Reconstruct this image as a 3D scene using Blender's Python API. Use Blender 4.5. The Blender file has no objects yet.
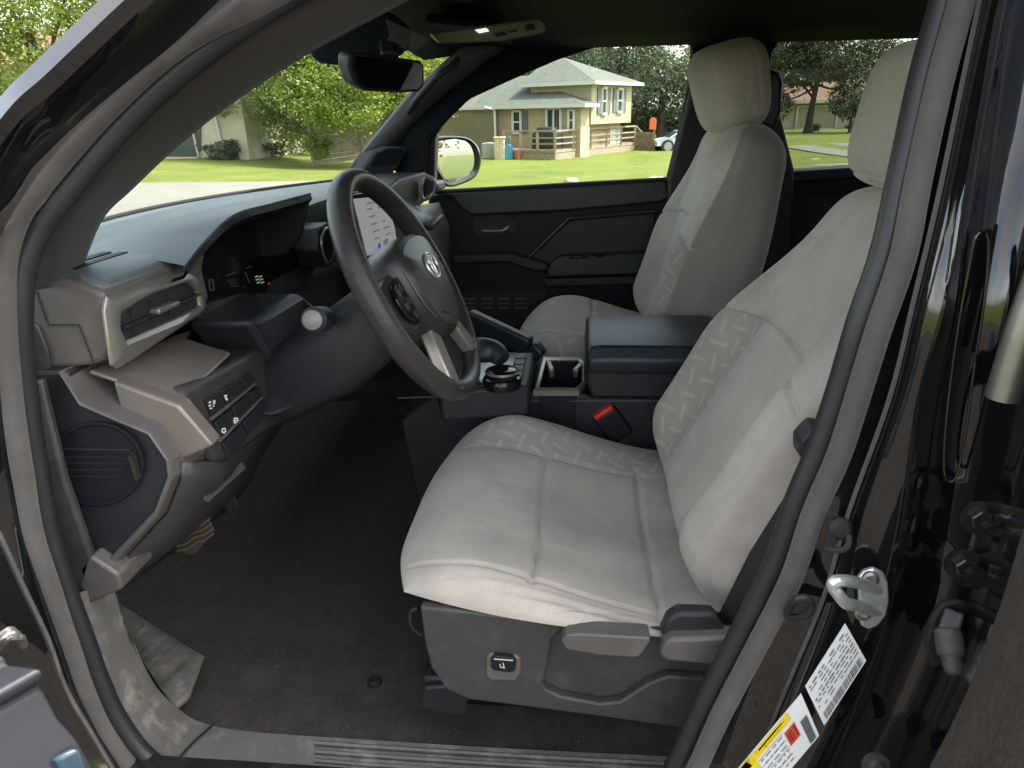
import bpy, math, random
from mathutils import Vector, Matrix
random.seed(7)
sc = bpy.context.scene
COL = sc.collection
sin, cos, pi, rad = math.sin, math.cos, math.pi, math.radians

# ------------------------------------------------------------------ camera
F, HOR = 700.0, 112.0
CAM = Vector((0.2534, -1.3665, 1.4338))
PIT = math.atan((384 - HOR) / F); PSI = rad(5.5); ROLL = rad(1.2)
fh = Vector((-sin(PSI), cos(PSI), 0)); r0 = Vector((cos(PSI), sin(PSI), 0))
FW = fh * cos(PIT) - Vector((0, 0, sin(PIT))); u0 = fh * sin(PIT) + Vector((0, 0, cos(PIT)))
RT = r0 * cos(ROLL) - u0 * sin(ROLL); UP = u0 * cos(ROLL) + r0 * sin(ROLL)

def ray(px, py): return FW + RT * ((px - 512) / F) + UP * ((384 - py) / F)
def V(px, py, Y):
    d = ray(px, py); return CAM + d * ((Y - CAM.y) / d.y)
def VX(px, py, X):
    d = ray(px, py); return CAM + d * ((X - CAM.x) / d.x)
def VZ(px, py, Z):
    d = ray(px, py); return CAM + d * ((Z - CAM.z) / d.z)

cd = bpy.data.cameras.new('camera'); cam = bpy.data.objects.new('camera', cd); COL.objects.link(cam)
cam.matrix_world = Matrix(((RT.x, UP.x, -FW.x, CAM.x), (RT.y, UP.y, -FW.y, CAM.y), (RT.z, UP.z, -FW.z, CAM.z), (0, 0, 0, 1)))
cd.sensor_width = 36; cd.lens = F / 1024 * 36; cd.clip_start = 0.02; cd.clip_end = 3000
sc.camera = cam

# ------------------------------------------------------------------ materials
def nodes(m):
    nt = m.node_tree
    return nt, nt.nodes, nt.links
def mth(nt, op, a, b=None, c=None):
    n = nt.nodes.new('ShaderNodeMath'); n.operation = op
    for i, v in enumerate((a, b, c)):
        if v is None: continue
        if isinstance(v, (int, float)): n.inputs[i].default_value = v
        else: nt.links.new(v, n.inputs[i])
    return n.outputs[0]
def ramp(nt, fac, stops):
    n = nt.nodes.new('ShaderNodeValToRGB'); e = n.color_ramp.elements
    while len(e) < len(stops): e.new(0.5)
    for k, (p, c) in enumerate(stops):
        e[k].position = p; e[k].color = (*c, 1) if len(c) == 3 else c
    nt.links.new(fac, n.inputs[0]); return n.outputs[0]
def noise(nt, vec, scale, detail=4, rough=.6):
    n = nt.nodes.new('ShaderNodeTexNoise'); n.inputs['Scale'].default_value = scale
    n.inputs['Detail'].default_value = detail; n.inputs['Roughness'].default_value = rough
    if vec is not None: nt.links.new(vec, n.inputs['Vector'])
    return n.outputs['Fac']
def mixc(nt, fac, a, b, mode='MIX'):
    n = nt.nodes.new('ShaderNodeMix'); n.data_type = 'RGBA'; n.blend_type = mode
    for sock, v in ((n.inputs[0], fac), (n.inputs[6], a), (n.inputs[7], b)):
        if isinstance(v, (int, float)): sock.default_value = v
        elif isinstance(v, tuple): sock.default_value = (*v, 1) if len(v) == 3 else v
        else: nt.links.new(v, sock)
    return n.outputs[2]
def bump(nt, h, strength, dist=.001):
    n = nt.nodes.new('ShaderNodeBump'); n.inputs['Strength'].default_value = strength
    n.inputs['Distance'].default_value = dist; nt.links.new(h, n.inputs['Height']); return n.outputs[0]
def coords(nt, which='Object'):
    n = nt.nodes.new('ShaderNodeTexCoord'); return n.outputs[which]
def geo(nt):
    n = nt.nodes.new('ShaderNodeNewGeometry'); return n.outputs['Position']
def mapping(nt, vec, scale=(1, 1, 1), rot=(0, 0, 0)):
    n = nt.nodes.new('ShaderNodeMapping'); n.inputs['Scale'].default_value = scale; n.inputs['Rotation'].default_value = rot
    nt.links.new(vec, n.inputs['Vector']); return n.outputs[0]

def mat(name, col, rough=.5, grain=0, gs=900, var=.12, vs=6, metal=0, coat=0, spec=.5, sheen=0, dust=0, dustcol=(.35, .32, .27)):
    m = bpy.data.materials.new(name); m.use_nodes = True
    nt, N, L = nodes(m); b = N['Principled BSDF']
    b.inputs['Roughness'].default_value = rough; b.inputs['Metallic'].default_value = metal
    b.inputs['Coat Weight'].default_value = coat; b.inputs['Coat Roughness'].default_value = .03
    b.inputs['Specular IOR Level'].default_value = spec
    if sheen:
        b.inputs['Sheen Weight'].default_value = sheen; b.inputs['Sheen Roughness'].default_value = .5
    p = geo(nt); f = noise(nt, p, vs, 5)
    lo = tuple(c * (1 - var) for c in col); hi = tuple(min(1, c * (1 + var)) for c in col)
    c = ramp(nt, f, [(.3, lo), (.7, hi)])
    if dust:
        d = mth(nt, 'MULTIPLY', ramp(nt, noise(nt, p, 23, 8, .7), [(.5, (0, 0, 0)), (.78, (1, 1, 1))]), dust)
        c = mixc(nt, d, c, dustcol)
        L.new(mth(nt, 'ADD', rough, mth(nt, 'MULTIPLY', d, .4)), b.inputs['Roughness'])
    L.new(c, b.inputs['Base Color'])
    if grain: L.new(bump(nt, noise(nt, p, gs, 2), grain, .0006), b.inputs['Normal'])
    m['bsdf'] = 1
    return m

def emat(name, col, strength):
    m = bpy.data.materials.new(name); m.use_nodes = True
    nt, N, L = nodes(m); b = N['Principled BSDF']; b.inputs['Base Color'].default_value = (.01, .01, .01, 1)
    b.inputs['Emission Color'].default_value = (*col, 1); b.inputs['Emission Strength'].default_value = strength
    b.inputs['Roughness'].default_value = .25
    return m

def glass(name, tint):
    m = bpy.data.materials.new(name); m.use_nodes = True
    nt, N, L = nodes(m); N.remove(N['Principled BSDF'])
    t = N.new('ShaderNodeBsdfTransparent'); t.inputs[0].default_value = (*tint, 1)
    g = N.new('ShaderNodeBsdfGlossy'); g.inputs['Roughness'].default_value = .01
    fr = N.new('ShaderNodeFresnel'); fr.inputs[0].default_value = 1.3
    mx = N.new('ShaderNodeMixShader')
    L.new(mth(nt, 'MULTIPLY', fr.outputs[0], .35), mx.inputs[0]); L.new(t.outputs[0], mx.inputs[1]); L.new(g.outputs[0], mx.inputs[2])
    L.new(mx.outputs[0], N['Material Output'].inputs[0])
    return m

M = {}
M['paint'] = mat('black_paint', (.006, .006, .007), .045, coat=1, var=.1, dust=.012, dustcol=(.12, .1, .08))
M['paint_dusty'] = mat('dusty_black_paint', (.008, .008, .008), .25, coat=.6, dust=.15, dustcol=(.12, .1, .08))
M['plastic'] = mat('dark_plastic', (.017, .018, .022), .5, grain=.35, spec=.4)
M['black'] = mat('black_plastic', (.007, .008, .012), .58, grain=.3, spec=.3)
M['grey'] = mat('taupe_plastic', (.092, .083, .079), .40, grain=.3, dust=.12)
M['grey2'] = mat('dark_taupe_plastic', (.040, .037, .038), .45, grain=.4, dust=.1)
M['bronze'] = mat('bronze_satin_trim', (.19, .165, .145), .33, metal=.3, grain=.08, gs=1500)
M['spoke'] = mat('wheel_spoke_metal', (.36, .32, .28), .3, metal=.6, var=.06)
M['silver'] = mat('satin_silver_trim', (.25, .235, .21), .3, metal=.6, var=.06)
M['dash'] = mat('dash_soft_top', (.09, .115, .125), .48, grain=.25, gs=700)
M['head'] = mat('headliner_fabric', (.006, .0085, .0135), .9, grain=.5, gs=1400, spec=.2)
M['seal'] = mat('door_seal_flock', (.078, .068, .062), .85, grain=.6, gs=1600, vs=30, dust=.12, sheen=.25)
M['lip'] = mat('rubber_lip', (.02, .02, .022), .45, vs=30)
M['chrome'] = mat('zinc_plated_steel', (.62, .66, .63), .34, metal=.75, vs=60, var=.15)
M['steel'] = mat('dull_steel', (.32, .31, .29), .38, metal=.9, vs=40)
M['sill'] = mat('scuff_plate_plastic', (.13, .124, .116), .45, grain=.4, dust=.8, dustcol=(.4, .38, .33))
M['trimA'] = mat('pillar_trim_fabric', (.030, .026, .0245), .8, grain=.4, gs=1200, sheen=.1)
M['leather'] = mat('armrest_leather', (.016, .019, .023), .42, grain=.5, gs=420)
M['rubber'] = mat('black_rubber', (.015, .015, .015), .7)
M['red'] = mat('red_button', (.6, .03, .02), .4)
M['webbing'] = mat('belt_webbing', (.02, .018, .017), .8, grain=.6, gs=2000)
M['white_mark'] = emat('white_icon_print', (1, .97, .9), .14)
M['label'] = mat('white_label', (.78, .79, .78), .4, var=.03)
M['ink'] = mat('black_ink', (.03, .03, .035), .5)
M['inkgrey'] = mat('grey_ink', (.25, .25, .27), .5)
M['inkred'] = mat('red_ink', (.6, .06, .03), .5)
M['yellow'] = mat('yellow_label', (.8, .62, .02), .4, var=.05)
M['piano'] = mat('piano_black', (.006, .007, .008), .12, spec=.4)
M['mirror'] = mat('mirror_glass', (.5, .52, .52), .015, metal=1, var=0)
M['screen'] = emat('lit_screen', (.72, .74, .74), .085)
M['screen_txt'] = emat('screen_text', (.3, .32, .36), .10)
M['screen_blue'] = emat('screen_blue', (.05, .1, .6), .15)
M['digits'] = emat('cluster_digits', (.9, .95, .95), .06)
M['digits_dim'] = emat('cluster_digits_dim', (.35, .45, .45), .02)
M['tell'] = emat('red_telltale', (.9, .03, .03), .08)
M['lamp'] = emat('map_lamp', (1, .95, .85), .35)
M['glass'] = glass('clear_glass', (.93, .97, .95))
M['tint'] = glass('tinted_glass', (.62, .66, .63))
M['wind'] = glass('windshield_glass', (.9, .96, .92))

def leather_perf():
    m = mat('perforated_leather', (.035, .031, .03), .38)
    nt, N, L = nodes(m); b = N['Principled BSDF']
    u = coords(nt, 'UV')
    v = N.new('ShaderNodeTexVoronoi'); v.feature = 'F1'; v.inputs['Scale'].default_value = 430; v.inputs['Randomness'].default_value = .05
    L.new(u, v.inputs['Vector'])
    h = ramp(nt, v.outputs['Distance'], [(.18, (0, 0, 0)), (.36, (1, 1, 1))])
    L.new(bump(nt, h, .8, .0012), b.inputs['Normal'])
    L.new(mixc(nt, h, (.010, .009, .009), (.046, .041, .039)), b.inputs['Base Color'])
    return m
M['perf'] = leather_perf()
M['wheel'] = mat('wheel_leather', (.026, .026, .027), .4, grain=.35, gs=500)

def fabric(name, col, pattern=False, stain=.25):
    m = bpy.data.materials.new(name); m.use_nodes = True
    nt, N, L = nodes(m); b = N['Principled BSDF']
    b.inputs['Roughness'].default_value = .92; b.inputs['Specular IOR Level'].default_value = .15
    b.inputs['Sheen Weight'].default_value = .25; b.inputs['Sheen Roughness'].default_value = .45
    p = geo(nt)
    c = ramp(nt, noise(nt, p, 9, 6), [(.3, tuple(k * (1 - stain * .55) for k in col)), (.62, col)])
    st = ramp(nt, noise(nt, mapping(nt, p, (3.2, 4.5, 3)), 2.2, 7, .55), [(.56, (0, 0, 0)), (.6, (1, 1, 1))])
    c = mixc(nt, mth(nt, 'MULTIPLY', st, stain * .45), c, tuple(k * .62 for k in col))
    sc2 = ramp(nt, noise(nt, mapping(nt, p, (7, 13, 7), (0, 0, .5)), 3.1, 8, .72), [(.58, (0, 0, 0)), (.68, (1, 1, 1))])
    c = mixc(nt, mth(nt, 'MULTIPLY', sc2, stain * .5), c, tuple(min(1, k * 1.35) for k in col))
    w = noise(nt, p, 1300, 2, .7)
    c = mixc(nt, .5, c, ramp(nt, w, [(.3, (.6, .6, .6)), (.7, (1.35, 1.35, 1.35))]), 'MULTIPLY')
    wr = noise(nt, mapping(nt, p, (9, 4, 9)), 3, 3)
    h = mth(nt, 'ADD', mth(nt, 'MULTIPLY', w, .35), mth(nt, 'MULTIPLY', wr, 2.5))
    if pattern:
        u = coords(nt, 'UV'); s = N.new('ShaderNodeSeparateXYZ'); L.new(mapping(nt, u, (32, 32, 1), (0, 0, rad(20))), s.inputs[0])
        x, y = s.outputs[0], s.outputs[1]
        par = mth(nt, 'MODULO', mth(nt, 'ADD', mth(nt, 'ADD', mth(nt, 'FLOOR', x), mth(nt, 'FLOOR', y)), 400), 2)
        fx = mth(nt, 'ABSOLUTE', mth(nt, 'SUBTRACT', mth(nt, 'FRACT', x), .5)); fy = mth(nt, 'ABSOLUTE', mth(nt, 'SUBTRACT', mth(nt, 'FRACT', y), .5))
        ip = mth(nt, 'SUBTRACT', 1, par)
        thin = mth(nt, 'ADD', mth(nt, 'MULTIPLY', fx, par), mth(nt, 'MULTIPLY', fy, ip))
        a = ramp(nt, thin, [(.06, (1, 1, 1)), (.14, (0, 0, 0))])
        b2 = mth(nt, 'ADD', mth(nt, 'MULTIPLY', fy, par), mth(nt, 'MULTIPLY', fx, ip))
        mk = mth(nt, 'MULTIPLY', a, ramp(nt, b2, [(.46, (1, 1, 1)), (.5, (0, 0, 0))]))
        c = mixc(nt, mth(nt, 'MULTIPLY', mk, .5), c, tuple(min(1, k * 1.3) for k in col))
        h = mth(nt, 'ADD', h, mth(nt, 'MULTIPLY', mk, .6))
    L.new(c, b.inputs['Base Color']); L.new(bump(nt, h, .35, .0012), b.inputs['Normal'])
    return m
M['fab'] = fabric('seat_fabric', (.44, .405, .355), stain=.42)
M['fabpat'] = fabric('seat_fabric_diamond', (.355, .322, .285), True, stain=.3)
M['fabshade'] = fabric('seat_fabric_shaded_side', (.27, .24, .215), stain=.2)  # side cloth with the cabin shade darkened into its colour
M['fabside'] = fabric('seat_fabric_side', (.45, .405, .355), stain=.4)

def carpet():
    m = bpy.data.materials.new('dusty_carpet'); m.use_nodes = True
    nt, N, L = nodes(m); b = N['Principled BSDF']; b.inputs['Roughness'].default_value = .95; b.inputs['Specular IOR Level'].default_value = .1
    p = geo(nt)
    base = ramp(nt, noise(nt, p, 700, 3, .8), [(.35, (.028, .026, .024)), (.7, (.115, .106, .096))])
    d = ramp(nt, noise(nt, p, 13, 9, .75), [(.42, (0, 0, 0)), (.78, (1, 1, 1))])
    sy = N.new('ShaderNodeSeparateXYZ'); L.new(p, sy.inputs[0])
    near = ramp(nt, mth(nt, 'MULTIPLY', sy.outputs[1], -1), [(.20, (.15, .15, .15)), (.58, (1, 1, 1))])
    c = mixc(nt, mth(nt, 'MULTIPLY', mth(nt, 'MULTIPLY', d, near), .7), base, (.15, .135, .115))
    v = N.new('ShaderNodeTexVoronoi'); v.inputs['Scale'].default_value = 120; L.new(p, v.inputs['Vector'])
    sp = ramp(nt, v.outputs['Distance'], [(.07, (1, 1, 1)), (.13, (0, 0, 0))])
    sp = mth(nt, 'MULTIPLY', sp, ramp(nt, noise(nt, p, 14, 4), [(.5, (0, 0, 0)), (.62, (1, 1, 1))]))
    c = mixc(nt, mth(nt, 'MULTIPLY', sp, .8), c, (.5, .46, .4))
    L.new(c, b.inputs['Base Color'])
    L.new(bump(nt, noise(nt, p, 500, 3, .8), .9, .004), b.inputs['Normal'])
    return m
M['carpet'] = carpet()

def ground_mats():
    m = bpy.data.materials.new('lawn_grass'); m.use_nodes = True
    nt, N, L = nodes(m); b = N['Principled BSDF']; b.inputs['Roughness'].default_value = .9; b.inputs['Specular IOR Level'].default_value = .2
    p = geo(nt)
    c = ramp(nt, noise(nt, p, .5, 8, .7), [(.3, (.10, .135, .022)), (.5, (.155, .19, .032)), (.72, (.21, .22, .055))])
    c = mixc(nt, .6, c, ramp(nt, noise(nt, p, 9, 6, .8), [(.3, (.4, .45, .35)), (.7, (1.4, 1.38, 1.25))]), 'MULTIPLY')
    c = mixc(nt, mth(nt, 'MULTIPLY', ramp(nt, noise(nt, p, 1.6, 6, .7), [(.52, (0, 0, 0)), (.72, (1, 1, 1))]), .55), c, (.24, .20, .08))
    L.new(c, b.inputs['Base Color']); L.new(bump(nt, noise(nt, p, 14, 6, .8), 1, .08), b.inputs['Normal'])
    M['lawn'] = m
    m = bpy.data.materials.new('asphalt'); m.use_nodes = True
    nt, N, L = nodes(m); b = N['Principled BSDF']; b.inputs['Roughness'].default_value = .9
    p = geo(nt)
    v = N.new('ShaderNodeTexVoronoi'); v.inputs['Scale'].default_value = 95; L.new(p, v.inputs['Vector'])
    c = mixc(nt, .75, ramp(nt, noise(nt, p, 2.5, 8), [(.3, (.024, .019, .015)), (.7, (.044, .036, .029))]), ramp(nt, mth(nt, 'FRACT', mth(nt, 'MULTIPLY', v.outputs['Color'], 1.0)), [(.1, (.25, .25, .25)), (.9, (2.6, 2.5, 2.3))]), 'MULTIPLY')
    L.new(c, b.inputs['Base Color']); L.new(bump(nt, v.outputs['Distance'], .35, .003), b.inputs['Normal'])
    M['asphalt'] = m
ground_mats()
M['concrete'] = mat('concrete', (.155, .143, .12), .9, vs=2, var=.12, grain=.3, gs=60)
M['bark'] = mat('bark', (.06, .05, .04), .9, grain=1, gs=25, vs=12, var=.4)
M['leaf_dark'] = None

def leafmat(name, cols, trans=.35):
    m = bpy.data.materials.new(name); m.use_nodes = True
    nt, N, L = nodes(m); N.remove(N['Principled BSDF'])
    a = N.new('ShaderNodeAttribute'); a.attribute_name = 'tone'
    c = ramp(nt, a.outputs['Fac'], [(0, cols[0]), (.5, cols[1]), (1, cols[2])])
    d = N.new('ShaderNodeBsdfDiffuse'); t = N.new('ShaderNodeBsdfTranslucent'); L.new(c, d.inputs[0])
    L.new(mixc(nt, 1, c, (1.3, 1.25, .5), 'MULTIPLY'), t.inputs[0])
    x = N.new('ShaderNodeMixShader'); x.inputs[0].default_value = trans
    L.new(d.outputs[0], x.inputs[1]); L.new(t.outputs[0], x.inputs[2])
    g = N.new('ShaderNodeBsdfGlossy'); g.inputs['Roughness'].default_value = .45
    y = N.new('ShaderNodeMixShader'); y.inputs[0].default_value = .05; L.new(x.outputs[0], y.inputs[1]); L.new(g.outputs[0], y.inputs[2])
    L.new(y.outputs[0], N['Material Output'].inputs[0]); return m
M['leaf_bright'] = leafmat('bright_leaves', ((.09, .145, .024), (.18, .25, .04), (.29, .34, .08)), .45)
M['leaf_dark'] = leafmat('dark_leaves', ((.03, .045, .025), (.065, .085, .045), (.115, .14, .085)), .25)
M['leaf_mid'] = leafmat('mid_leaves', ((.04, .075, .02), (.085, .13, .035), (.15, .2, .06)), .35)

# ------------------------------------------------------------------ mesh builder
class MB:
    def __init__(s): s.v = []; s.f = []; s.m = []; s.uv = {}; s.tone = []
    def add(s, vs, fs, mi=0, uvs=None):
        o = len(s.v); s.v += [Vector(v) for v in vs]
        for k, f in enumerate(fs):
            s.f.append([i + o for i in f]); s.m.append(mi if isinstance(mi, int) else mi[k])
        if uvs:
            for i, u in enumerate(uvs): s.uv[o + i] = u
        return s
    def box(s, c, size, R=None, mi=0):
        c = Vector(c); vs = []
        for x in (-.5, .5):
            for y in (-.5, .5):
                for z in (-.5, .5):
                    p = Vector((x * size[0], y * size[1], z * size[2]))
                    vs.append(c + (R @ p if R else p))
        return s.add(vs, [(0, 1, 3, 2), (4, 6, 7, 5), (0, 4, 5, 1), (2, 3, 7, 6), (0, 2, 6, 4), (1, 5, 7, 3)], mi)
    def bar(s, a, b, w, h, mi=0, up=(0, 0, 1)):
        a, b = Vector(a), Vector(b); z = (b - a); l = z.length; z.normalize()
        x = z.cross(Vector(up)); x = x.normalized() if x.length > 1e-5 else Vector((1, 0, 0)); y = x.cross(z)
        return s.box((a + b) / 2, (w, h, l), Matrix((x, y, z)).transposed(), mi)
    def prism(s, poly, vec, mi=0):
        poly = [Vector(p) for p in poly]; n = len(poly)
        vec = Vector(vec)
        vs = poly + [p + vec for p in poly]
        fs = [tuple(range(n)), tuple(reversed(range(n, 2 * n)))] + [(i, i + n, (i + 1) % n + n, (i + 1) % n) for i in range(n)]
        return s.add(vs, fs, mi)
    def face(s, poly, mi=0): return s.add(poly, [tuple(range(len(poly)))], mi)
    def grid(s, rows, mi=0, cu=False, cv=False, uv=None, cap=False):
        nr, nc = len(rows), len(rows[0]); vs = [p for r in rows for p in r]; fs = []; ms = []
        for i in range(nr if cv else nr - 1):
            for j in range(nc if cu else nc - 1):
                i2, j2 = (i + 1) % nr, (j + 1) % nc
                fs.append((i * nc + j, i * nc + j2, i2 * nc + j2, i2 * nc + j))
                ms.append(mi if isinstance(mi, int) else mi(i, j))
        if cap:
            fs.append(tuple(reversed(range(nc)))); ms.append(ms[0]); fs.append(tuple(range((nr - 1) * nc, nr * nc))); ms.append(ms[-1])
        return s.add(vs, fs, ms, [u for r in uv for u in r] if uv else None)
    def tube(s, pts, r, mi=0, seg=10, closed=False, n=None, flat=1.0, ref=None, uvl=0):
        pts = [Vector(p) for p in pts]
        if n: pts = spline(pts, n, closed)
        rows = []; N = len(pts); u = None
        for i, p in enumerate(pts):
            a = pts[(i - 1) % N] if (closed or i > 0) else p; b = pts[(i + 1) % N] if (closed or i < N - 1) else p
            t = (b - a).normalized()
            if u is None:
                rf = Vector(ref) if ref else (Vector((0, 0, 1)) if abs(t.z) < .9 else Vector((1, 0, 0)))
                u = (rf - t * rf.dot(t)).normalized()
            else:
                if ref: u = Vector(ref)
                u = (u - t * u.dot(t)).normalized()
            w = t.cross(u); rr = r(i / (N - 1)) if callable(r) else r
            rows.append([p + (u * cos(2 * pi * k / seg) + w * sin(2 * pi * k / seg) * flat) * rr for k in range(seg)])
        return s.grid(rows, mi, cu=True, cv=closed, cap=not closed)
    def lathe(s, prof, o, axis, mi=0, seg=24):
        o = Vector(o); z = Vector(axis).normalized(); x = z.orthogonal().normalized(); y = z.cross(x)
        rows = [[o + z * h + (x * cos(2 * pi * k / seg) + y * sin(2 * pi * k / seg)) * r for k in range(seg)] for r, h in prof]
        return s.grid(rows, mi, cu=True, cap=True)
    def build(s, name, mats, parent=None, bevel=0, seg=2, subsurf=0, smooth=True, solid=0, ang=35, origin=None, off=0):
        me = bpy.data.meshes.new(name); o0 = Vector(origin) if origin is not None else (Vector(parent['org']) if parent is not None and 'org' in parent else Vector())
        me.from_pydata([v - o0 for v in s.v], [], s.f)
        if not isinstance(mats, (list, tuple)): mats = [mats]
        for m in mats: me.materials.append(M[m] if isinstance(m, str) else m)
        for p, mi in zip(me.polygons, s.m): p.material_index = mi
        if s.uv:
            ul = me.uv_layers.new(name='UVMap')
            for lp in me.loops:
                if lp.vertex_index in s.uv: ul.data[lp.index].uv = s.uv[lp.vertex_index]
        if s.tone:
            at = me.attributes.new('tone', 'FLOAT', 'FACE')
            at.data.foreach_set('value', s.tone)
        me.validate(); me.update()
        if smooth:
            me.polygons.foreach_set('use_smooth', [True] * len(me.polygons)); me.set_sharp_from_angle(angle=rad(ang))
        o = bpy.data.objects.new(name, me); COL.objects.link(o)
        if parent is not None: o.parent = parent; o['org'] = o0[:]
        else: o.location = o0; o['org'] = o0[:]
        if solid:
            d = o.modifiers.new('solid', 'SOLIDIFY'); d.thickness = solid; d.offset = off
        if bevel:
            d = o.modifiers.new('bevel', 'BEVEL'); d.width = bevel; d.segments = seg; d.limit_method = 'ANGLE'; d.angle_limit = rad(32); d.harden_normals = False
        if subsurf:
            d = o.modifiers.new('sub', 'SUBSURF'); d.levels = d.render_levels = subsurf
        return o

def spline(pts, n, closed=False):
    N = len(pts); out = []
    S = N if closed else N - 1
    for i in range(S):
        p0 = pts[(i - 1) % N] if closed or i > 0 else pts[0]; p1 = pts[i]; p2 = pts[(i + 1) % N]
        p3 = pts[(i + 2) % N] if closed or i < N - 2 else pts[-1]
        for k in range(n):
            t = k / n
            out.append(.5 * ((2 * p1) + (p2 - p0) * t + (2 * p0 - 5 * p1 + 4 * p2 - p3) * t * t + (3 * p1 - p0 - 3 * p2 + p3) * t ** 3))
    if not closed: out.append(pts[-1])
    return out
def onp(px, py, P0, n):
    d = ray(px, py); return CAM + d * ((P0 - CAM).dot(n) / d.dot(n))
def poly(Y, *p): return [V(a, b, Y) for a, b in p]
def polyX(X, *p): return [VX(a, b, X) for a, b in p]
def lerp(a, b, t): return a + (b - a) * t
def sstep(a, b, x):
    t = max(0, min(1, (x - a) / (b - a))); return t * t * (3 - 2 * t)
def tag(o, label=None, cat=None, group=None, kind=None):
    for k, v in (('label', label), ('category', cat), ('group', group), ('kind', kind)):
        if v: o[k] = v
    return o
def thing(name, label, cat, loc=(0, 0, 0), group=None):
    o = bpy.data.objects.new(name, None); COL.objects.link(o); o.location = loc; o['org'] = tuple(loc); o.empty_display_size = .1
    return tag(o, label, cat, group)

# ================================================================== THE CAR
car = thing('parked_car', 'black car seen through its open driver door, grey cloth seats inside', 'car')
car['org'] = (0, 0, 0)

# ---- floor, sill, kick area
b = MB()
rows = []
for i in range(30):
    x = -.9 + i * .092
    rows.append([Vector((x, -.63 + j * .042, .585 + .10 * sstep(-.52, -.75, x) * 1.4 + .12 * sstep(.16, .1, abs(-.63 + j * .042)) * 0 + .004 * sin(x * 23 + j))) for j in range(31)])
b.grid(rows)
floor = b.build('floor_carpet', 'carpet', car)
zf = .6035
b = MB(); e0 = [(104, 596), (122, 630), (142, 662), (160, 690), (176, 712)]; e1 = [(121, 607), (152, 627), (180, 645), (205, 660), (190, 700)]
b.grid([[VZ(*p, zf).lerp(VZ(*q_, zf), t) for t in (0, .33, .66, 1)] for p, q_ in zip(e0, e1)])
M['mat'] = mat('dirty_floor_mat', (.12, .112, .098), .7, grain=.5, gs=200, vs=18, var=.4, dust=.8, dustcol=(.36, .32, .25))
nt, N, L = nodes(M['mat']); wv = N.new('ShaderNodeTexWave'); wv.inputs['Scale'].default_value = 7; wv.inputs['Distortion'].default_value = .15; wv.bands_direction = 'X'; L.new(mapping(nt, geo(nt), (1, 1, 1), (0, 0, rad(12))), wv.inputs['Vector']); L.new(bump(nt, ramp(nt, wv.outputs['Fac'], [(.6, (0, 0, 0)), (.95, (1, 1, 1))]), .28, .004), N['Principled BSDF'].inputs['Normal'])
b.build('foot_rest', 'mat', car, solid=.008, off=-1)
b = MB(); p0 = V(375, 687, -.52); b.lathe([(.012, 0), (.011, .005), (.007, .007), (.006, .003), (0, .003)], (p0.x, p0.y, .587), (0, 0, 1), seg=20)
b.build('mat_clip', 'plastic', car)

inn = [(112, 588, -.665), (122, 615, -.655), (138, 655, -.645), (155, 685, -.64), (175, 706, -.635), (200, 722, -.635), (245, 731, -.635), (340, 738, -.635), (500, 748, -.635), (680, 757, -.635)]
out = [(70, 598, -.725), (82, 640, -.725), (98, 680, -.725), (117, 715, -.725), (142, 748, -.725), (178, 778, -.725), (240, 800, -.725), (340, 815, -.725), (500, 828, -.725), (680, 842, -.725)]
A = spline([V(*p) for p in inn], 5); B_ = spline([V(*p) for p in out], 5)
b = MB()
rows = []
for p, q in zip(A, B_):
    rows.append([p + Vector((0, .01, -.09)), p + Vector((0, .004, -.012)), p] + [p.lerp(q, t) + Vector((0, 0, .006 * sin(pi * t))) for t in (.12, .3, .5, .7, .88)] + [q, q + Vector((0, -.004, -.02))])
b.grid(rows)
sill = b.build('sill_trim', 'sill', car)
b = MB()
for k in range(7):
    ps = [A[i].lerp(B_[i], .14 + .12 * k) + Vector((0, 0, .0065)) for i in range(34, 46)]
    b.tube(ps, .0035, seg=6)
b.build('scuff_ridge', 'sill', sill)
# a joint line in the sill trim
b = MB(); b.tube([A[27].lerp(B_[24], t) + Vector((0, 0, .004 + .004 * sin(pi * t))) for t in (0, .2, .4, .6, .8, 1)], .0018, seg=6)
b.build('trim_joint', 'rubber', sill)

# ---- door seal (weatherstrip) round the driver's door opening
def sealY(p): return p
left = [(345, -46), (263, 0), (177, 47), (110, 107), (50, 173), (20, 213), (7, 256), (5, 300), (8, 360), (15, 420), (24, 475), (34, 532), (52, 589), (71, 645), (87, 692), (108, 735), (140, 775), (200, 812), (300, 838)]
right = [(500, 850), (640, 838), (685, 790), (697, 768), (722, 713), (757, 646), (791, 579), (814, 512), (838, 457), (857, 398), (878, 330), (903, 256), (918, 180), (940, 80), (962, 0), (985, -90)]
def tum(py): return lerp(-.66, -.745, sstep(-50, 330, py))
LP = [V(x, y, tum(y)) for x, y in left]; RP = [V(x, y, tum(y)) for x, y in right]
top = [V(900, -190, -.63), V(640, -210, -.625), V(480, -118, -.63)]
seal = MB(); seal.tube(LP + RP + top, .0112, seg=14, closed=True, n=6, flat=1.1)
sealo = seal.build('door_seal', 'seal', car)
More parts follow.
